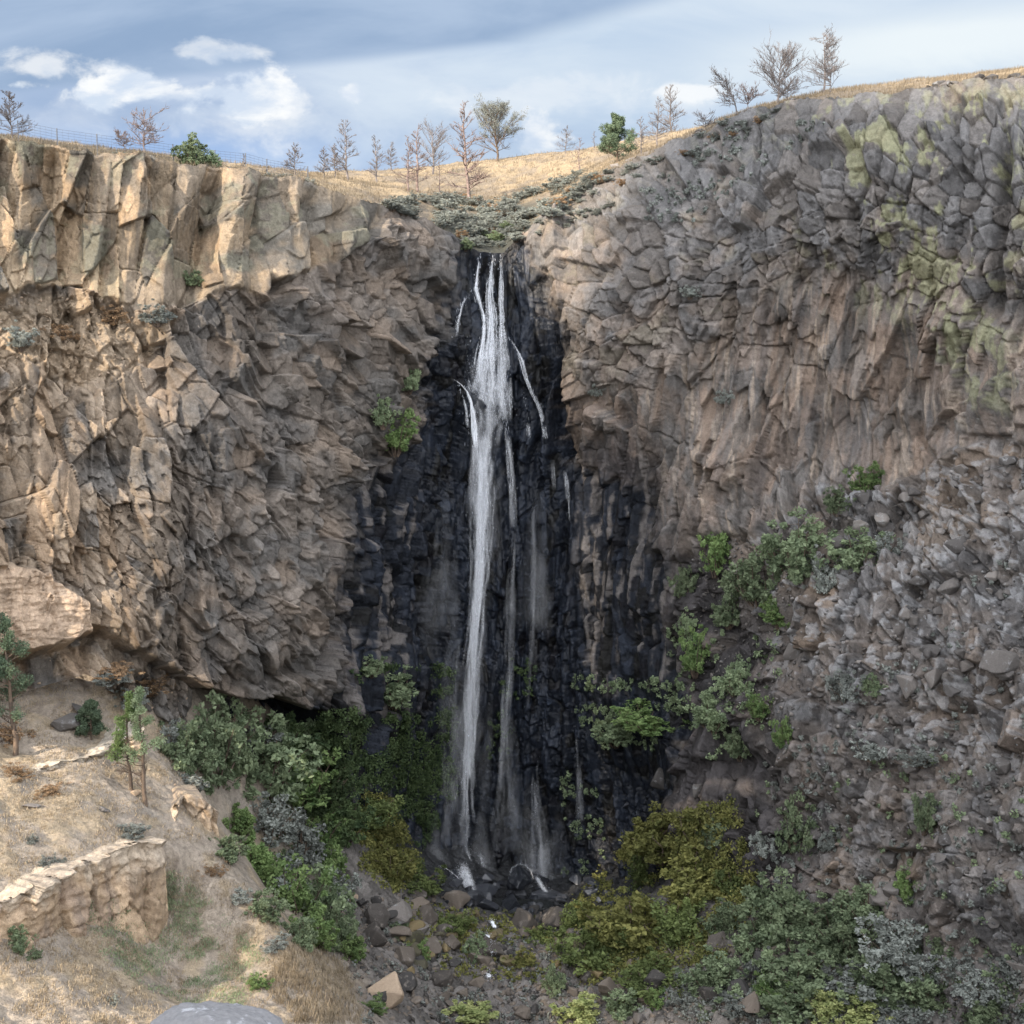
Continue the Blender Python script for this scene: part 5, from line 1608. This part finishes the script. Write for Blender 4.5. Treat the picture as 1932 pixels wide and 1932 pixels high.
# ------------------------------------------------------------------ bushes
B = [
    ('fresh', 1350, 1075, 58, 78, 'bright green bush at the top left of the right wall thicket'),
    ('green', 1290, 1125, 42, 60, 'narrow green bush on the dark rock left of the thicket'),
    ('green', 1375, 1175, 48, 60, 'pale green bush below the bright bush on the scree edge'),
    ('green', 1432, 1130, 92, 105, 'broad green bush in the middle of the right wall thicket'),
    ('green', 1508, 1095, 100, 120, 'largest grey green bush of the right wall thicket'),
    ('fresh', 1470, 1175, 66, 60, 'light green bush under the broad middle bush'),
    ('sage', 1545, 1115, 66, 90, 'tan and grey shrub right of the largest thicket bush'),
    ('green', 1625, 1070, 96, 84, 'grey green bush at the right end of the thicket'),
    ('sage', 1668, 1050, 60, 60, 'grey shrub touching the right end bush'),
    ('fresh', 1636, 932, 52, 62, 'small light bush at the foot of the columned wall'),
    ('green', 1580, 965, 44, 46, 'little bush left of the light one at the foot of the columned wall'),
    ('fresh', 1312, 1262, 58, 84, 'bright hanging bush on the black rock below the thicket'),
    ('green', 1296, 1200, 34, 50, 'small bush above the bright hanging bush'),
    ('green', 1393, 1308, 56, 66, 'green bush at the left foot of the scree'),
    ('fresh', 1432, 1352, 42, 46, 'small bright bush right of the scree foot bush'),
    ('green', 1345, 1372, 70, 70, 'mid green bush on the dark rock, lower left of the scree foot bush'),
    ('green', 1398, 1422, 48, 68, 'drooping bush under the mid green one'),
    ('fresh', 1475, 1405, 34, 58, 'narrow yellow green bush on the brown rock'),
    ('sage', 1592, 1318, 62, 78, 'pale shrub in the middle of the scree'),
    ('green', 1648, 1310, 34, 46, 'small green shrub right of the pale one in the scree'),
    ('green', 1500, 1612, 62, 112, 'tall narrow bush on the lower right rock wall'),
    ('sage', 1440, 1610, 44, 60, 'grey shrub left of the tall narrow bush'),
    ('sage', 1565, 1600, 46, 60, 'grey shrub right of the tall narrow bush'),
    ('green', 1742, 1560, 36, 78, 'thin green bush in a crack of the right wall'),
    ('green', 1345, 1600, 52, 50, 'blue green bush at the top of the golden thicket'),
    ('sage', 1740, 1440, 70, 40, 'low grey shrub across the right wall'),
    ('sage', 1640, 1430, 60, 46, 'low tan shrub in the middle of the right wall'),
    ('fresh', 1705, 1700, 42, 60, 'small yellow green bush above the grey bushes at lower right'),
    ('green', 1465, 1790, 108, 138, 'round green bush standing at the lower right foot of the wall'),
    ('green', 1570, 1780, 118, 104, 'wide green bush right of the round one'),
    ('green', 1432, 1820, 78, 80, 'green bush in front of the round one'),
    ('sage', 1690, 1810, 120, 110, 'big grey green bush at the lower right'),
    ('green', 1600, 1830, 80, 84, 'dull green bush between the wide and the big grey bush'),
    ('sage', 1760, 1850, 84, 80, 'grey bush right of the big grey green bush'),
    ('sage', 1640, 1880, 150, 76, 'pale twiggy bush among the lower right bushes'),
    ('green', 1510, 1920, 130, 92, 'dark green bush above the yellow ones at the bottom'),
    ('yellow', 1560, 1938, 78, 70, 'yellow leaved bush at the bottom edge, left of two'),
    ('yellow', 1625, 1945, 86, 56, 'yellow leaved bush at the bottom edge, right of two'),
    ('sage', 1440, 1850, 60, 70, 'grey green bush left of the lower right thicket'),
    ('sage', 1400, 1930, 90, 70, 'grey bush at the bottom edge left of the yellow pair'),
    ('sage', 1700, 1930, 90, 46, 'low grey bush at the bottom right of the yellow pair'),
    ('green', 1850, 1930, 60, 40, 'low green bush near the bottom right corner'),
    ('yellow', 1100, 1938, 92, 56, 'bright yellow green bush in the middle of the bottom edge'),
    ('yellow', 880, 1938, 112, 46, 'wide bright bush at the bottom edge left of the stream'),
    ('green', 1180, 1925, 66, 60, 'green bush right of the bright middle bush at the bottom edge'),
    ('green', 1045, 1880, 42, 60, 'green bush on the boulders above the bright middle bush'),
    ('fresh', 1240, 1910, 40, 46, 'small light bush right of centre at the bottom'),
    ('sage', 1300, 1900, 60, 44, 'dull shrub on the dark scree right of centre'),
    ('fresh', 664, 1825, 50, 66, 'bright green bush where the straw slope meets the boulders'),
    ('fresh', 790, 1815, 40, 44, 'small bright bush among the boulders left of the stream'),
    ('green', 900, 1815, 40, 56, 'green bush on the boulders beside the stream'),
    ('green', 752, 1770, 34, 36, 'small green bush left of the pool outflow'),
    ('fresh', 700, 1915, 50, 34, 'low light bush at the foot of the large split boulder'),
    ('green', 1520, 1850, 120, 100, 'pale green bush between the wide bush and the yellow pair'),
    ('green', 1660, 1905, 120, 90, 'light green bush right of the yellow pair'),
    ('green', 1755, 1900, 110, 90, 'sage green bush second from the right along the bottom'),
    ('green', 1350, 1880, 100, 80, 'light green bush on the dark stones below the golden thicket'),
    ('sage', 1840, 1880, 100, 70, 'pale grey bush near the right edge at the bottom'),
    ('fresh', 1465, 1905, 80, 70, 'fresh green bush left of the yellow pair'),
    ('green', 1640, 1760, 100, 90, 'green bush at the foot of the lower right wall'),
    # golden thicket
    ('gold', 1255, 1610, 118, 108, 'golden bush at the upper left of the golden thicket'),
    ('gold', 1330, 1600, 110, 110, 'rusty gold bush at the top of the golden thicket'),
    ('olive', 1390, 1700, 96, 104, 'gold bush on the right side of the golden thicket'),
    ('gold', 1310, 1690, 120, 104, 'brown gold bush in the middle of the golden thicket'),
    ('olive', 1220, 1680, 80, 84, 'gold bush beside the wet wall foot'),
    ('gold', 1200, 1800, 170, 132, 'widest olive gold bush at the lower left of the golden thicket'),
    ('olive', 1120, 1830, 130, 100, 'olive bush reaching toward the pool'),
    ('olive', 1290, 1790, 120, 110, 'olive gold bush right of the widest one'),
    ('olive', 1100, 1762, 80, 64, 'small olive bush at the right bank of the pool'),
    ('olive', 1230, 1870, 110, 76, 'olive bush under the widest one'),
    ('green', 1370, 1770, 70, 66, 'green bush between the golden thicket and the round green bush'),
    ('olive', 1020, 1790, 60, 46, 'low olive shrub on boulders below the pool'),
    ('gold', 980, 1830, 60, 46, 'low brown shrub on boulders right of the stream'),
    ('olive', 850, 1760, 70, 46, 'olive shrub on the left bank below the pool'),
    ('olive', 790, 1690, 80, 56, 'olive shrub on the left bank beside the wet boulders'),
    ('gold', 730, 1660, 90, 84, 'yellowing bush between the left trees and the falls'),
    ('olive', 680, 1560, 100, 84, 'olive bush under the mossy left wall'),
    ('gold', 720, 1600, 80, 70, 'olive brown bush on the dark rocks left of the falls'),
    # left thicket
    ('green', 395, 1490, 104, 165, 'tall leafy bush at the left mouth of the alcove'),
    ('sage', 320, 1420, 70, 84, 'grey twiggy bush right of the slender trees'),
    ('green', 500, 1500, 140, 150, 'wide dull green bush under the rock overhang'),
    ('sage', 470, 1420, 90, 76, 'green bush tucked beneath the overhang'),
    ('green', 572, 1420, 60, 84, 'bright leaved bush at the right end of the overhang'),
    ('fresh', 560, 1520, 120, 110, 'green bush behind the left thicket'),
    ('dark', 610, 1470, 100, 110, 'dark green bush between the thicket and the wet wall'),
    ('dark', 640, 1590, 90, 100, 'dark green bush low beside the wet wall'),
    ('fresh', 452, 1580, 70, 66, 'yellow green bush left of the leafy tree like bush'),
    ('sage', 560, 1640, 120, 140, 'tall leafy bush on the edge of the straw slope'),
    ('fresh', 545, 1740, 110, 130, 'sunlit yellow green bush at the edge of the straw slope'),
    ('green', 610, 1765, 90, 126, 'leafy bush right of the sunlit one'),
    ('fresh', 480, 1660, 90, 84, 'bush left of the tall leafy one on the slope edge'),
    ('green', 425, 1620, 60, 50, 'small dark bush below the tan rock knob'),
    ('fresh', 600, 1610, 60, 84, 'light green bush beside the wet rocks left of the falls'),
    ('sage', 360, 1500, 76, 50, 'grey green bush growing on the tan rock knob'),
    ('sage', 250, 1330, 60, 50, 'grey shrub behind the slender trees'),
    ('rust', 270, 1310, 96, 46, 'orange dry shrub at the back of the slope'),
    ('rust', 215, 1280, 70, 34, 'reddish dry shrub near the foot of the buff rock face'),
    ('sage', 205, 1290, 64, 30, 'grey green shrub below the buff rock face'),
    ('sage', 640, 1720, 70, 120, 'leafy bush overhanging the rocks left of the ravine'),
    ('sage', 505, 1590, 110, 120, 'bush between the tan knob and the wet wall'),
    ('sage', 520, 1700, 90, 90, 'grey leaved bush low on the edge of the straw slope'),
    ('fresh', 585, 1800, 80, 90, 'light green bush at the lower end of the left thicket'),
    ('green', 640, 1800, 60, 90, 'dull green bush at the very end of the left thicket'),
    ('green', 430, 1450, 90, 130, 'grey green bush behind the tall leafy one'),
    ('green', 345, 1455, 80, 110, 'twiggy green bush left of the tall leafy one'),
    ('dark', 540, 1440, 110, 100, 'dark bush in the shadow of the overhang'),
    ('dark', 600, 1540, 110, 120, 'dark green bush below the overhang next to the mossy wall'),
    ('fresh', 620, 1680, 70, 100, 'yellowish bush behind the end of the left thicket'),
    ('sage', 452, 1700, 44, 34, 'grey shrub on the bare flank right of the thick buff ledge'),
    ('sage', 520, 1790, 50, 34, 'grey shrub low on the flank of the straw slope'),
    ('green', 500, 1735, 60, 60, 'green shrub at the left foot of the left thicket'),
    ('rust', 405, 1650, 40, 26, 'dry shrub just right of the thick buff ledge'),
    ('green', 560, 1790, 66, 66, 'green shrub where the left thicket meets the straw flank'),
    # ledges and alcove
    ('fresh', 745, 845, 66, 78, 'yellow green bush on the left edge of the wet wall'),
    ('green', 722, 800, 42, 50, 'green bush just above the yellow green one on the wall'),
    ('green', 770, 735, 38, 50, 'small green bush high on the left edge of the wet wall'),
    ('green', 742, 1325, 84, 64, 'green bush hanging left of the main plume'),
    ('green', 700, 1270, 46, 40, 'bright small bush on the wet wall left of the plume'),
    ('fresh', 1225, 1375, 120, 52, 'wide bright green growth on the black wall right of the falls'),
    ('green', 1160, 1400, 70, 50, 'green growth left of the wide bright one'),
    ('sage', 300, 608, 54, 44, 'grey green shrub on the scree ledge of the left wall'),
    ('rust', 212, 612, 62, 44, 'rusty brown shrub on the scree ledge'),
    ('sage', 40, 655, 60, 50, 'pale shrub at the left edge of the scree ledge'),
    ('rust', 120, 640, 60, 40, 'dry brown shrub in the middle of the scree ledge'),
    ('green', 368, 540, 30, 30, 'tiny dark shrub on the lip of the upper left tier'),
    ('sage', 1125, 745, 30, 34, 'tiny grey shrub right of the dark cleft'),
    ('sage', 1300, 560, 34, 26, 'small grey shrub on the right wall'),
    ('sage', 1365, 760, 30, 36, 'small grey shrub among the right wall columns'),
    # slope
    ('fresh', 490, 1868, 38, 30, 'bright green round shrub alone on the straw slope'),
    ('green', 36, 1800, 48, 52, 'dark green shrub at the left edge of the lower slope'),
    ('green', 64, 1808, 24, 18, 'tiny green shrub beside the one at the left edge'),
    ('sage', 85, 1650, 46, 40, 'grey shrub growing on the pale ledge'),
    ('sage', 108, 1640, 30, 34, 'light grey shrub right of the other on the pale ledge'),
    ('sage', 250, 1580, 66, 34, 'olive shrub above the end of the thick buff ledge'),
    ('green', 236, 1720, 26, 22, 'small green shrub at the foot of the thick buff ledge'),
    ('sage', 60, 1590, 30, 22, 'tuft like grey shrub on the gravel slope'),
    ('rust', 30, 1470, 60, 34, 'orange dry shrub under the tall pine'),
    ('rust', 90, 1500, 60, 26, 'low orange shrub beside the white ledge'),
    ('rust', 20, 1400, 70, 50, 'brown twiggy shrub at the foot of the tall pine'),
    ('sage', 215, 1895, 24, 24, 'small green grey shrub near the bottom edge'),
]
for kind, u, v, w, h, lab in B:
    bush(kind, u, v, w, h, lab)
# on the rim
e = None
def on_plat(u, s):
    p = rim_at(u); y = p[1] + s; x = (u - 966) / F * y
    q = T_plat.ray_cast(Vector((x, y, 80)), Vector((0, 0, -1)))[0]
    return q if q is not None else Vector((x, y, p[2]))
bush('green', 378, 0, 52, 56, 'dark green bushy juniper on the left rim', loc=on_plat(378, 1.2))
bush('green', 410, 0, 34, 30, 'smaller green bush right of the bushy juniper on the rim', loc=on_plat(412, 1.0))
for u, s, w, h in [(545, 1, 28, 16), (590, 1.5, 30, 18), (520, .8, 24, 14), (248, 1, 24, 12), (300, 1.2, 26, 10)]:
    bush('sage', u, 0, w, h, 'low grey sagebrush along the edge of the left rim', 'sagebrush along the left rim', loc=on_plat(u, s))
# sagebrush in the gully above the falls
GUL = [(730, 392), (800, 372), (870, 372), (960, 385), (1080, 330), (1160, 322), (1090, 372), (1010, 432), (950, 470), (890, 468), (810, 425)]
for i in range(135):
    u, v = in_poly(GUL)
    ht = hit(u, v, 'pc')
    if ht is None: continue
    w = random.uniform(16, 42)
    kd = 'sage' if random.random() < .93 else 'rust'
    lab = 'silvery sagebrush on the left bank of the gully above the falls' if u < 930 else 'silvery sagebrush on the right bank of the gully above the falls'
    if kd == 'rust': lab = 'brown dry shrub among the sagebrush above the falls'
    bush(kd, u, v, w, w * .62, lab, 'sagebrush in the gully above the falls', loc=ht[0])
for u, v, w, h, lab in [(935, 455, 34, 18, 'bright green bush in the gully just above the falls'), (905, 443, 22, 14, 'smaller green bush left of the bright one above the falls'), (955, 432, 26, 14, 'green bush behind the bright one above the falls'),
                        (878, 470, 30, 20, 'pale shrub at the left side of the lip')]:
    ht = hit(u, v, 'pc')
    if ht: bush('green', u, v, w, h, lab, loc=ht[0])
SLR = [(1090, 345), (1180, 320), (1330, 245), (1420, 206), (1520, 196), (1420, 240), (1330, 300), (1230, 350), (1100, 420), (1000, 450)]
for i in range(55):
    u, v = in_poly(SLR)
    ht = hit(u, v, 'pc')
    if ht is None: continue
    w = random.uniform(12, 28)
    bush('sage' if random.random() < .8 else 'rust', u, v, w, w * .6, 'small grey shrub on the rocky shoulder right of the falls', 'shrubs on the rocky right shoulder', loc=ht[0])

# ------------------------------------------------------------------ moss, fern and creepers on the wet wall (uncountable)
def leaf_stuff(name, regions, mat, label, cat, seed):
    cens = []; rads = []
    for poly, n, r0, r1, where, thr in regions:
        for _ in range(n):
            u, v = in_poly(poly)
            if float(fbm(np.array([u / 55.0]), np.array([v / 40.0]), 3, seed)[0]) < thr: continue
            ht = hit(u, v, where)
            if ht is None: continue
            p, _, nn, k = ht
            rr = random.uniform(r0, r1)
            cens.append(tuple(p + Vector((0, -.25, 0)) if k == 'c' else p + Vector((0, 0, rr * .4)))); rads.append(rr)
    V, t = leaves_np(np.array(cens), np.array(rads), 30, .15, seed, droop=.5)
    return tag(link(name, leaf_mesh(name, V, t, mat)), label, cat, kind='stuff')


leaf_stuff('moss_and_fern_foliage', [([(600, 1340), (700, 1330), (860, 1340), (860, 1500), (800, 1600), (700, 1620), (590, 1500)], 1700, .25, .7, 'c', -.05),
                               ([(660, 1250), (860, 1250), (860, 1350), (690, 1360)], 240, .2, .5, 'c', .05),
                               ([(920, 1240), (1010, 1240), (1010, 1560), (920, 1560)], 200, .15, .4, 'c', .05)], M_dark, 'dark moss and fern covering the wet wall left of the plume', 'moss', 4)
leaf_stuff('golden_foliage', [([(600, 1480), (740, 1500), (800, 1640), (740, 1690), (640, 1600)], 700, .25, .6, 'cg', -.2),
                              ([(1070, 1720), (1200, 1560), (1380, 1500), (1440, 1700), (1340, 1850), (1100, 1860)], 2000, .3, .75, 'cg', -.25),
                              ([(760, 1700), (1060, 1730), (1060, 1860), (760, 1840)], 520, .15, .42, 'cg', -.05)], M_gold, 'golden and olive undergrowth covering the foot of the wet wall', 'undergrowth', 5)
leaf_stuff('low_scrub', [([(1230, 1840), (1932, 1800), (1932, 1932), (1200, 1932)], 1100, .2, .5, 'cg', -.1),
                         ([(640, 1720), (1230, 1800), (1230, 1932), (680, 1932)], 520, .15, .42, 'cg', .0),
                         ([(1420, 1450), (1932, 1000), (1932, 1850), (1450, 1800)], 700, .12, .32, 'c', .05),
                         ([(1100, 400), (1400, 225), (1560, 230), (1300, 420)], 260, .12, .3, 'c', .0)], M_sage, 'low grey green scrub scattered over scree, slope and ravine floor', 'scrub', 7)
leaf_stuff('green_undergrowth', [([(1330, 1740), (1800, 1740), (1932, 1860), (1932, 1932), (1250, 1932)], 700, .2, .5, 'cg', .0),
                                 ([(400, 1400), (620, 1380), (660, 1700), (620, 1820), (480, 1640)], 600, .2, .5, 'cg', -.1)], M_green, 'green undergrowth between the bushes', 'undergrowth', 8)
leaf_stuff('creeper_foliage', [([(1080, 1270), (1290, 1280), (1290, 1420), (1100, 1460)], 420, .15, .4, 'c', .02),
                               ([(1060, 1440), (1140, 1440), (1140, 1650), (1060, 1650)], 120, .15, .35, 'c', 0),
                               ([(1240, 1100), (1470, 1000), (1470, 1450), (1300, 1420)], 300, .15, .4, 'c', .05),
                               ([(1420, 1450), (1932, 1400), (1932, 1850), (1450, 1800)], 260, .15, .4, 'c', .08)], M_green, 'scattered green creepers on the rock right of the falls', 'creeper', 6)


# ------------------------------------------------------------------ dry grass
def grass(name, P, hgt, mat, label, seed, blades=7, spread=.16):
    r = np.random.default_rng(seed)
    n = len(P)
    b = np.repeat(P, blades, 0); m = n * blades
    b = b + np.stack([r.normal(0, spread, m), r.normal(0, spread, m), np.full(m, -.03)], -1)
    h = np.repeat(hgt, blades) * r.uniform(.5, 1.1, m)
    a = r.uniform(0, 6.28, m); w = .022
    ln = np.stack([np.cos(a) * h * .45, np.sin(a) * h * .45, h], -1) * r.uniform(.6, 1, (m, 1))
    sd = np.stack([-np.sin(a) * w, np.cos(a) * w, np.zeros(m)], -1)
    V = np.stack([b - sd, b + sd, b + ln + sd * .3, b + ln - sd * .3], 1).reshape(-1, 3)
    t = np.repeat(np.repeat(r.random(n), blades) * .6 + r.random(m) * .4, 4)
    return tag(link(name, leaf_mesh(name, V, t, mat)), label, 'grass', kind='stuff')


def scatter_ground(fn, n, poly, seed, noise_thr=-9, where='g'):
    out = []
    r = random.Random(seed)
    P = np.array(poly, float); lo, hi = P.min(0), P.max(0)
    cnt = 0
    uu_ = np.array([r.uniform(lo[0], hi[0]) for _ in range(n)]); vv_ = np.array([r.uniform(lo[1], hi[1]) for _ in range(n)])
    ok = poly_sd(uu_, vv_, P) > 0
    nz = fbm(uu_ / 40, vv_ / 25, 4, seed)
    for u, v, k, z in zip(uu_, vv_, ok, nz):
        if not k or z < noise_thr: continue
        ht = hit(u, v, where)
        if ht is None: continue
        out.append(tuple(ht[0]))
    return np.array(out)


SLOPE = [(0, 1250), (330, 1270), (340, 1480), (420, 1600), (480, 1700), (640, 1810), (690, 1932), (0, 1932)]
gp_ = scatter_ground(None, 17000, SLOPE, 3, -.12, 'g')
grass('dry_slope_grass', gp_, np.full(len(gp_), .22), M_straw, 'dry straw grass tufts on the left slope', 3, blades=6)
gp_ = scatter_ground(None, 1500, [(560, 1760), (650, 1820), (690, 1932), (560, 1932), (500, 1860)], 8, -.9, 'g')
grass('tall_straw_grass', gp_, np.full(len(gp_), .5), M_straw, 'taller golden straw along the ravine edge of the slope', 8, blades=7)
gp_ = scatter_ground(None, 9000, [(150, 1700), (330, 1640), (400, 1700), (500, 1800), (440, 1932), (260, 1860), (150, 1760)], 5, -.08, 'g')
grass('green_slope_herbs', gp_, np.full(len(gp_), .16), M_green, 'patches of low green herbs on the straw slope', 5, blades=7, spread=.22)
pts = []
jj = np.random.default_rng(9)
for _ in range(26000):
    i = int(abs(jj.normal(0, 1)) * 60 + jj.random() * 90); j = jj.integers(0, PP.shape[1] - 1)
    if i >= ns - 1: continue
    a, b_ = jj.random(), jj.random()
    pts.append(PP[i, j] * (1 - a) * (1 - b_) + PP[i + 1, j] * a * (1 - b_) + PP[i, j + 1] * (1 - a) * b_ + PP[i + 1, j + 1] * a * b_)
pts = np.array(pts)
ug = 966 + pts[:, 0] / pts[:, 1] * F
pts = pts[~((ug > 740) & (ug < 1040) & (pts[:, 1] < 140))]
grass('plateau_grass', pts, np.full(len(pts), .42), M_straw, 'dry golden grass covering the plateau', 9, blades=6, spread=.25)
